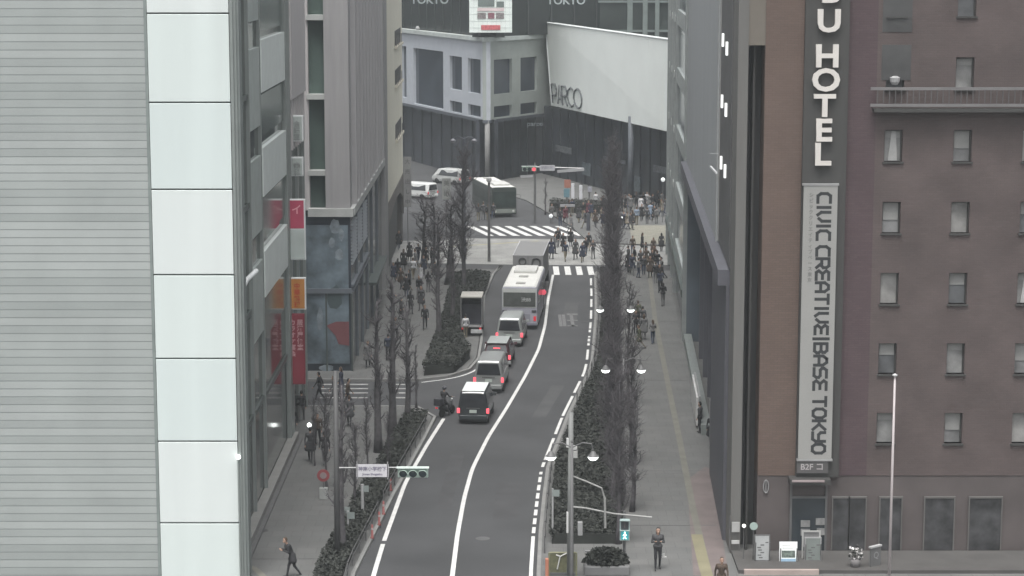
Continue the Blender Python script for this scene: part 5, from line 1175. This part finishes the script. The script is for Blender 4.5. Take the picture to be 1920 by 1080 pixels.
M('skin', (.38, .25, .19), .6); M('hair_black', (.02, .018, .018), .6); M('coat_navy', (.03, .035, .05), .8); M('trouser_black', (.025, .025, .028), .8); M('shoe_black', (.03, .03, .03), .5)
SK, HA, CO, TR, SH = 0, 1, 2, 3, 4
def person_caps(stride=.0, arm=.25, lean=0, coat=0, longhair=False, hands_up=False, sit=False, bag=False):
    c = []; hip = .90; ly_ = lean
    def torso(z): return ly_ * (z - hip)                # forward offset (+y is forward)
    sh = 1.40; cy = torso(sh)
    c += [(CO, (-.07, 0, .98), (.07, 0, .98), .125, .125), (CO, (0, torso(1.1), 1.1), (0, torso(1.3), 1.3), .13, .15), (CO, (-.10, cy, 1.33), (.10, cy, 1.33), .125, .125), (CO, (-.165, cy, 1.41), (.165, cy, 1.41), .065, .065)]
    c += [(SK, (0, cy + .0, 1.42), (0, torso(1.55) + .01, 1.53), .055, .052)]
    hy = torso(1.6) + .02; hz = 1.61
    c += [(SK, (0, hy + .01, hz - .03), (0, hy + .015, hz + .05), .075, .082), (SK, (0, hy + .045, hz - .07), (0, hy + .05, hz - .06), .045, .045), (SK, (0, hy + .09, hz - .02), (0, hy + .1, hz - .035), .012, .017), (SK, (-.083, hy + .0, hz - .01), (-.083, hy, hz + .015), .014, .014), (SK, (.083, hy, hz - .01), (.083, hy, hz + .015), .014, .014)]
    c += [(HA, (0, hy - .02, hz + .03), (0, hy - .005, hz + .07), .09, .084)]
    if longhair: c += [(HA, (-.03, hy - .055, hz - .0), (-.03, hy - .075, hz - .2), .065, .05), (HA, (.03, hy - .055, hz), (.03, hy - .075, hz - .2), .065, .05)]
    for s in (-1, 1):
        st = stride * s
        if sit: k = (s * .13, .42, .62); a_ = (s * .15, .36, .16); hp = (s * .09, 0, .88)
        else:
            hp = (s * .085, 0, .90); k = (s * .09, st * .5 + (.05 if st < 0 else .03), .50); a_ = (s * .09, st * 1.0 - (.08 if st < 0 else 0), .10 + (.06 if st < -.1 else 0))
        c += [(TR, hp, k, .095, .066), (TR, k, a_, .062, .043), (SH, (a_[0], a_[1] - .03, a_[2] - .045), (a_[0] + s * .01, a_[1] + .15, a_[2] - .055), .04, .034)]
        S0 = (s * .19, cy, 1.395); sw2 = -st * arm * 2
        if hands_up: E_ = (s * .24, cy + .02, 1.14); Wp = (s * .13, cy + .24, 1.22)
        elif sit: E_ = (s * .26, cy + .16, 1.16); Wp = (s * .24, cy + .42, 1.12)
        else: E_ = (s * .245, cy + sw2 * .5 - .02, 1.12); Wp = (s * .24, cy + sw2 + .06, .87)
        c += [(CO, S0, E_, .055, .044), (CO, E_, Wp, .042, .03)]
        d = (Vector(Wp) - Vector(E_)).normalized(); w0 = Vector(Wp) + d * .02; pm = w0 + d * .06
        c += [(SK, tuple(w0), tuple(pm), .028, .033)]
        side = Vector((0, 1, 0)) if abs(d.z) > .6 else Vector((1, 0, 0))
        for q, ln in enumerate((.055, .065, .06, .045)):
            b0 = pm + side * (-.026 + .0175 * q); m1 = b0 + d * ln * .6; e1 = m1 + (d + Vector((-s * .5, 0, 0))).normalized() * ln * .5; c += [(SK, tuple(b0), tuple(m1), .0095, .0085), (SK, tuple(m1), tuple(e1), .0085, .0075)]
        tb_ = w0 + d * .02 + side * .03; c += [(SK, tuple(tb_), tuple(tb_ + (d + side * .8).normalized() * .05), .011, .009)]
    if coat:
        n = 5
        for i in range(n):
            z = .95 - coat * i / n; c += [(CO, (-.08 - .015 * i, stride * .0, z), (.08 + .015 * i, 0, z), .125 + .008 * i, .125 + .008 * i)]
    return c
poses = {}
def pose(key, **k): poses[key] = capsules_to_mesh(person_caps(**k), 'body')
pose('walk', stride=.30, arm=.35, lean=.06); pose('stride', stride=-.34, arm=.3, lean=.08, coat=.34); pose('stand', stride=.03, coat=.0); pose('coat', stride=.12, coat=.42, longhair=True); pose('phone', stride=.1, hands_up=True, lean=.02, longhair=True); pose('ride', sit=True, lean=.12); pose('hunch', stride=.22, lean=.4, hands_up=True, coat=.25)
COATS = {'black': (.022, .022, .024), 'navy': (.03, .036, .06), 'charcoal': (.055, .055, .058), 'grey': (.14, .14, .14), 'brown': (.07, .05, .038), 'white': (.45, .45, .46), 'beige': (.24, .21, .16), 'olive': (.075, .08, .045), 'maroon': (.10, .03, .04), 'light blue': (.2, .25, .32)}
for k, c in COATS.items(): M('coat_' + k.replace(' ', '_') + '_cloth', c, .85, var=.12, scale=6)
TRS = {'black': (.022, .022, .025), 'dark blue': (.035, .045, .075), 'grey': (.1, .1, .1), 'khaki': (.16, .14, .1)}
for k, c in TRS.items(): M('trousers_' + k.replace(' ', '_'), c, .85, var=.12, scale=6)
HRS = {'black': (.02, .018, .018), 'brown': (.06, .038, .025)}
for k, c in HRS.items(): M('hair_' + k + '_tone', c, .6)
def person(u, v, coat, tr, pz, ang, label, group=None, hgt=1.0, z=.13, xy=None):
    x, y = xy if xy else g(u, v, z)
    o = bpy.data.objects.new('person', poses[pz]); COL.objects.link(o); o.location = (x, y, z); o.rotation_euler = (0, 0, ang); o.scale = (hgt,) * 3
    for i, nm in ((1, 'hair_' + rnd.choice(list(HRS)) + '_tone'), (2, 'coat_' + coat.replace(' ', '_') + '_cloth'), (3, 'trousers_' + tr.replace(' ', '_'))):
        o.material_slots[i].link = 'OBJECT'; o.material_slots[i].material = MATS[nm]
    tag(o, label, 'person', group); return o
AW, TO = 0.0, math.pi      # away / toward the camera
person(549, 1082, 'black', 'black', 'hunch', 1.9, 'person in black bending forward on the footway at the bottom left')
person(582, 866, 'charcoal', 'black', 'stride', AW, 'person in a charcoal coat below the small bright globe on the left footway', hgt=1.04)
person(609, 872, 'black', 'grey', 'walk', .2, 'person in black walking right of the charcoal coat on the left footway')
person(528, 812, 'charcoal', 'black', 'coat', TO, 'person in a long charcoal coat close to the green glass wall')
person(549, 822, 'black', 'black', 'stand', TO, 'person in black between the glass wall and the bright globe')
for i, (u, v, c, tr, pz, a, lab) in enumerate([(600, 752, 'black', 'black', 'walk', 1.3, 'person in black crossing the side street, leftmost'), (628, 760, 'charcoal', 'grey', 'stride', 1.5, 'person in a charcoal coat crossing the side street below the red poster patch'), (652, 765, 'brown', 'black', 'walk', -1.4, 'person in a brown coat crossing the side street toward the right'), (640, 742, 'navy', 'dark blue', 'coat', 1.5, 'person in a long navy coat on the side street crossing, farthest')]):
    person(u, v, c, tr, pz, a, lab, z=.006)
for (u, v, c, tr_, pz_, a_, lab) in [(728, 676, 'navy', 'black', 'walk', AW, 'person in a navy coat behind the thick trunks on the left footway'), (690, 690, 'grey', 'black', 'coat', TO, 'person in a grey coat at the corner by the blue poster window'), (596, 835, 'brown', 'black', 'walk', TO, 'person in brown behind the pair under the bright globe'), (566, 790, 'black', 'grey', 'walk', AW, 'person in black and grey farthest along the glass wall'), (655, 800, 'charcoal', 'black', 'stride', AW, 'person in charcoal among the twigs near the side street kerb')]:
    person(u, v, c, tr_, pz_, a_, lab)
person(797, 618, 'black', 'black', 'walk', TO, 'lone person in black on the left footway above the corner hedge')
person(880, 637, 'white', 'khaki', 'stand', .4, 'person in a white jacket standing behind the open delivery truck', z=.006, xy=(-3.15, 142.6))
GL_ = 'walkers on the left footway by the junction'
ordn = ['first', 'second', 'third', 'fourth', 'fifth', 'sixth', 'seventh', 'eighth', 'ninth', 'tenth', 'eleventh', 'twelfth', 'thirteenth', 'fourteenth', 'fifteenth', 'sixteenth', 'seventeenth', 'eighteenth', 'nineteenth', 'twentieth', 'twenty-first', 'twenty-second', 'twenty-third', 'twenty-fourth', 'twenty-fifth', 'twenty-sixth', 'twenty-seventh', 'twenty-eighth', 'twenty-ninth', 'thirtieth', 'thirty-first', 'thirty-second', 'thirty-third', 'thirty-fourth', 'thirty-fifth', 'thirty-sixth', 'thirty-seventh', 'thirty-eighth', 'thirty-ninth', 'fortieth', 'forty-first', 'forty-second', 'forty-third', 'forty-fourth', 'forty-fifth', 'forty-sixth']
PZ = ['walk', 'stride', 'coat', 'stand', 'phone']
def crowd(pts, where, group, cset, zz=.13):
    pts = sorted(pts)
    for i, (u, v) in enumerate(pts):
        c = rnd.choice(cset); tr = rnd.choice(list(TRS)); a = rnd.choice([AW, AW, TO, TO, 1.4, -1.4]) + rnd.uniform(-.35, .35)
        person(u, v, c, tr, rnd.choice(PZ), a, f'{c} coat, {tr} trousers, {ordn[i]} from left {where}', group, hgt=rnd.uniform(.93, 1.05), z=zz)
darks = ['black', 'black', 'charcoal', 'navy', 'black', 'brown', 'charcoal', 'grey']
crowd([(748, 468), (768, 492), (784, 496), (799, 500), (809, 504), (757, 508), (775, 524), (790, 533), (803, 548), (768, 546), (786, 560), (746, 522), (752, 542), (814, 528), (795, 516), (780, 508), (738, 530), (762, 558), (822, 470), (735, 585), (752, 600), (770, 590), (742, 640), (790, 582)], 'on the left footway', GL_, darks + ['white'])
crowd([(1034, 486), (1060, 490), (1079, 487), (1056, 472), (1040, 476), (1098, 480), (1092, 492), (1104, 470), (1112, 486), (1046, 464), (1070, 463), (1186, 478), (1204, 474), (1225, 480), (1240, 472)], 'crossing by the grey truck', 'people on the pale crossing', darks, .008)
crowd([(1178, 500), (1190, 498), (1201, 506), (1212, 501), (1223, 506), (1232, 511), (1241, 523), (1207, 516), (1219, 521), (1229, 531), (1238, 549), (1243, 574), (1185, 516), (1197, 521), (1226, 497), (1211, 492), (1178, 512), (1236, 538)], 'at top of right footway', 'people at the top of the right footway', darks + ['white'])
crowd([(1224, 645), (1207, 637), (1199, 655), (1192, 627), (1196, 608), (1205, 618)], 'midway on right footway', 'people halfway along the right footway', ['black', 'olive', 'charcoal', 'grey', 'black'])
person(1233, 1068, 'charcoal', 'black', 'phone', TO, 'person in a charcoal coat walking alone at the bottom of the right footway', hgt=1.06)
person(1352, 1122, 'brown', 'black', 'walk', TO, 'person in brown cut off by the bottom edge by the terracotta paving')
person(1312, 812, 'charcoal', 'black', 'stand', 1.2, 'person in charcoal by the building line next to the notice panel')
person(1334, 835, 'black', 'black', 'coat', AW, 'person in a long black coat at the foot of the slate pier')
person(1240, 1010, 'grey', 'black', 'walk', TO, 'person in grey hidden mostly by the walk signal') if 0 else None
far = [(1035 + (k * 211 / 30) + rnd.uniform(-5, 5), rnd.uniform(404, 438)) for k in range(31)]
crowd(far, 'in far crowd, front row', 'front of the far crowd', darks + ['white', 'grey', 'beige', 'light blue', 'maroon'])
far = [(1120 + (k * 126 / 19) + rnd.uniform(-4, 4), rnd.uniform(388, 403)) for k in range(20)]
crowd(far, 'in far crowd, back row', 'back of the far crowd', darks + ['white', 'grey', 'light blue'])
crowd([(897, 415), (906, 413), (915, 414), (925, 411)], 'waiting by the far dark bus', 'people by the far bus', darks, .008)
# scooter and rider at the side-street mouth
x, y = g(824, 784); t = thing('scooter', 'dark scooter with a box on its rack waiting at the mouth of the side street', 'scooter', (x, y, .004), -.5)
for yy in (.25, 1.45):
    w_ = MB().lathe([(.15, -.05), (.23, -.05), (.25, 0), (.23, .05), (.15, .05)], (0, 0, 0), 16, T=Matrix.Translation((0, yy, .25)) @ Matrix.Rotation(R(90), 4, 'Y')).build('wheel', rubber, t, smooth=True); MB().lathe([(.15, -.03), (.15, .03)], (0, 0, 0), 12, T=Matrix.Translation((0, yy, .25)) @ Matrix.Rotation(R(90), 4, 'Y')).build('rim', rim_m, w_)
MB().tube([(0, .1, .55), (0, .5, .5), (0, .85, .3), (0, 1.15, .35), (0, 1.3, .75)], [.12, .17, .13, .14, .1], 8).build('body', black, t, smooth=True)
MB().box(-.14, .14, .2, .8, .68, .8).build('seat', rubber, t, bevel=.05); MB().box(-.22, .22, -.3, .14, .75, 1.15).build('rear_box', M('box_black', (.04, .04, .045), .5), t, bevel=.04)
MB().tube([(0, 1.42, .3), (0, 1.25, .98)], .035, 6).tube([(-.3, 1.15, 1.05), (0, 1.25, 1.0), (.3, 1.15, 1.05)], .018, 6).build('handlebar', steel, t); MB().lathe([(.07, 0), (.05, .05)], (0, 1.38, .85), 8).build('headlight', white_m, t); MB().box(-.07, .07, -.33, -.3, .6, .68).build('tail_light', tail_red, t)
ca, sa = math.cos(-.5), math.sin(-.5)
r_ = person(0, 0, 'black', 'black', 'ride', -.5, 'person in black riding the scooter, wearing a dark helmet', z=-.02, xy=(x - sa * .45, y + ca * .45))
hm = MB().lathe([(.12, -.04), (.135, .03), (.11, .1), (.05, .14), (.01, .15)], (0, .105, 1.64), 14).build('helmet', M('helmet_dark', (.07, .07, .08), .3), r_, smooth=True)
# bags in hands
for (u, v, c, lab) in [(1244, 1066, (.5, .5, .49), 'small white bag held low by the lone walker at the bottom right')]:
    x, y = g(u, v, .13); t = MB().box(-.12, .12, -.05, .05, .62, .66).prism([(-.05, -.03), (.05, -.03), (.05, .03), (-.05, .03)], .66, .8).build('carrier_bag', M('bag_white', c, .6)); t.location = (x, y, 0); tag(t, lab, 'bag')

# ================================================================== HAZE
hz = MB().box(-95, 55, -8, 345, -1, 46).build('haze', bpy.data.materials.new('haze_air')); hz['kind'] = 'stuff'
hm_ = bpy.data.materials['haze_air']; hm_.use_nodes = True; ht = hm_.node_tree; ht.nodes.clear()
ho = ht.nodes.new('ShaderNodeOutputMaterial'); hv = ht.nodes.new('ShaderNodeVolumePrincipled'); hv.inputs['Color'].default_value = (.86, .92, .94, 1)
hv.inputs['Density'].default_value = HAZE; hv.inputs['Anisotropy'].default_value = .2; ht.links.new(hv.outputs[0], ho.inputs['Volume'])
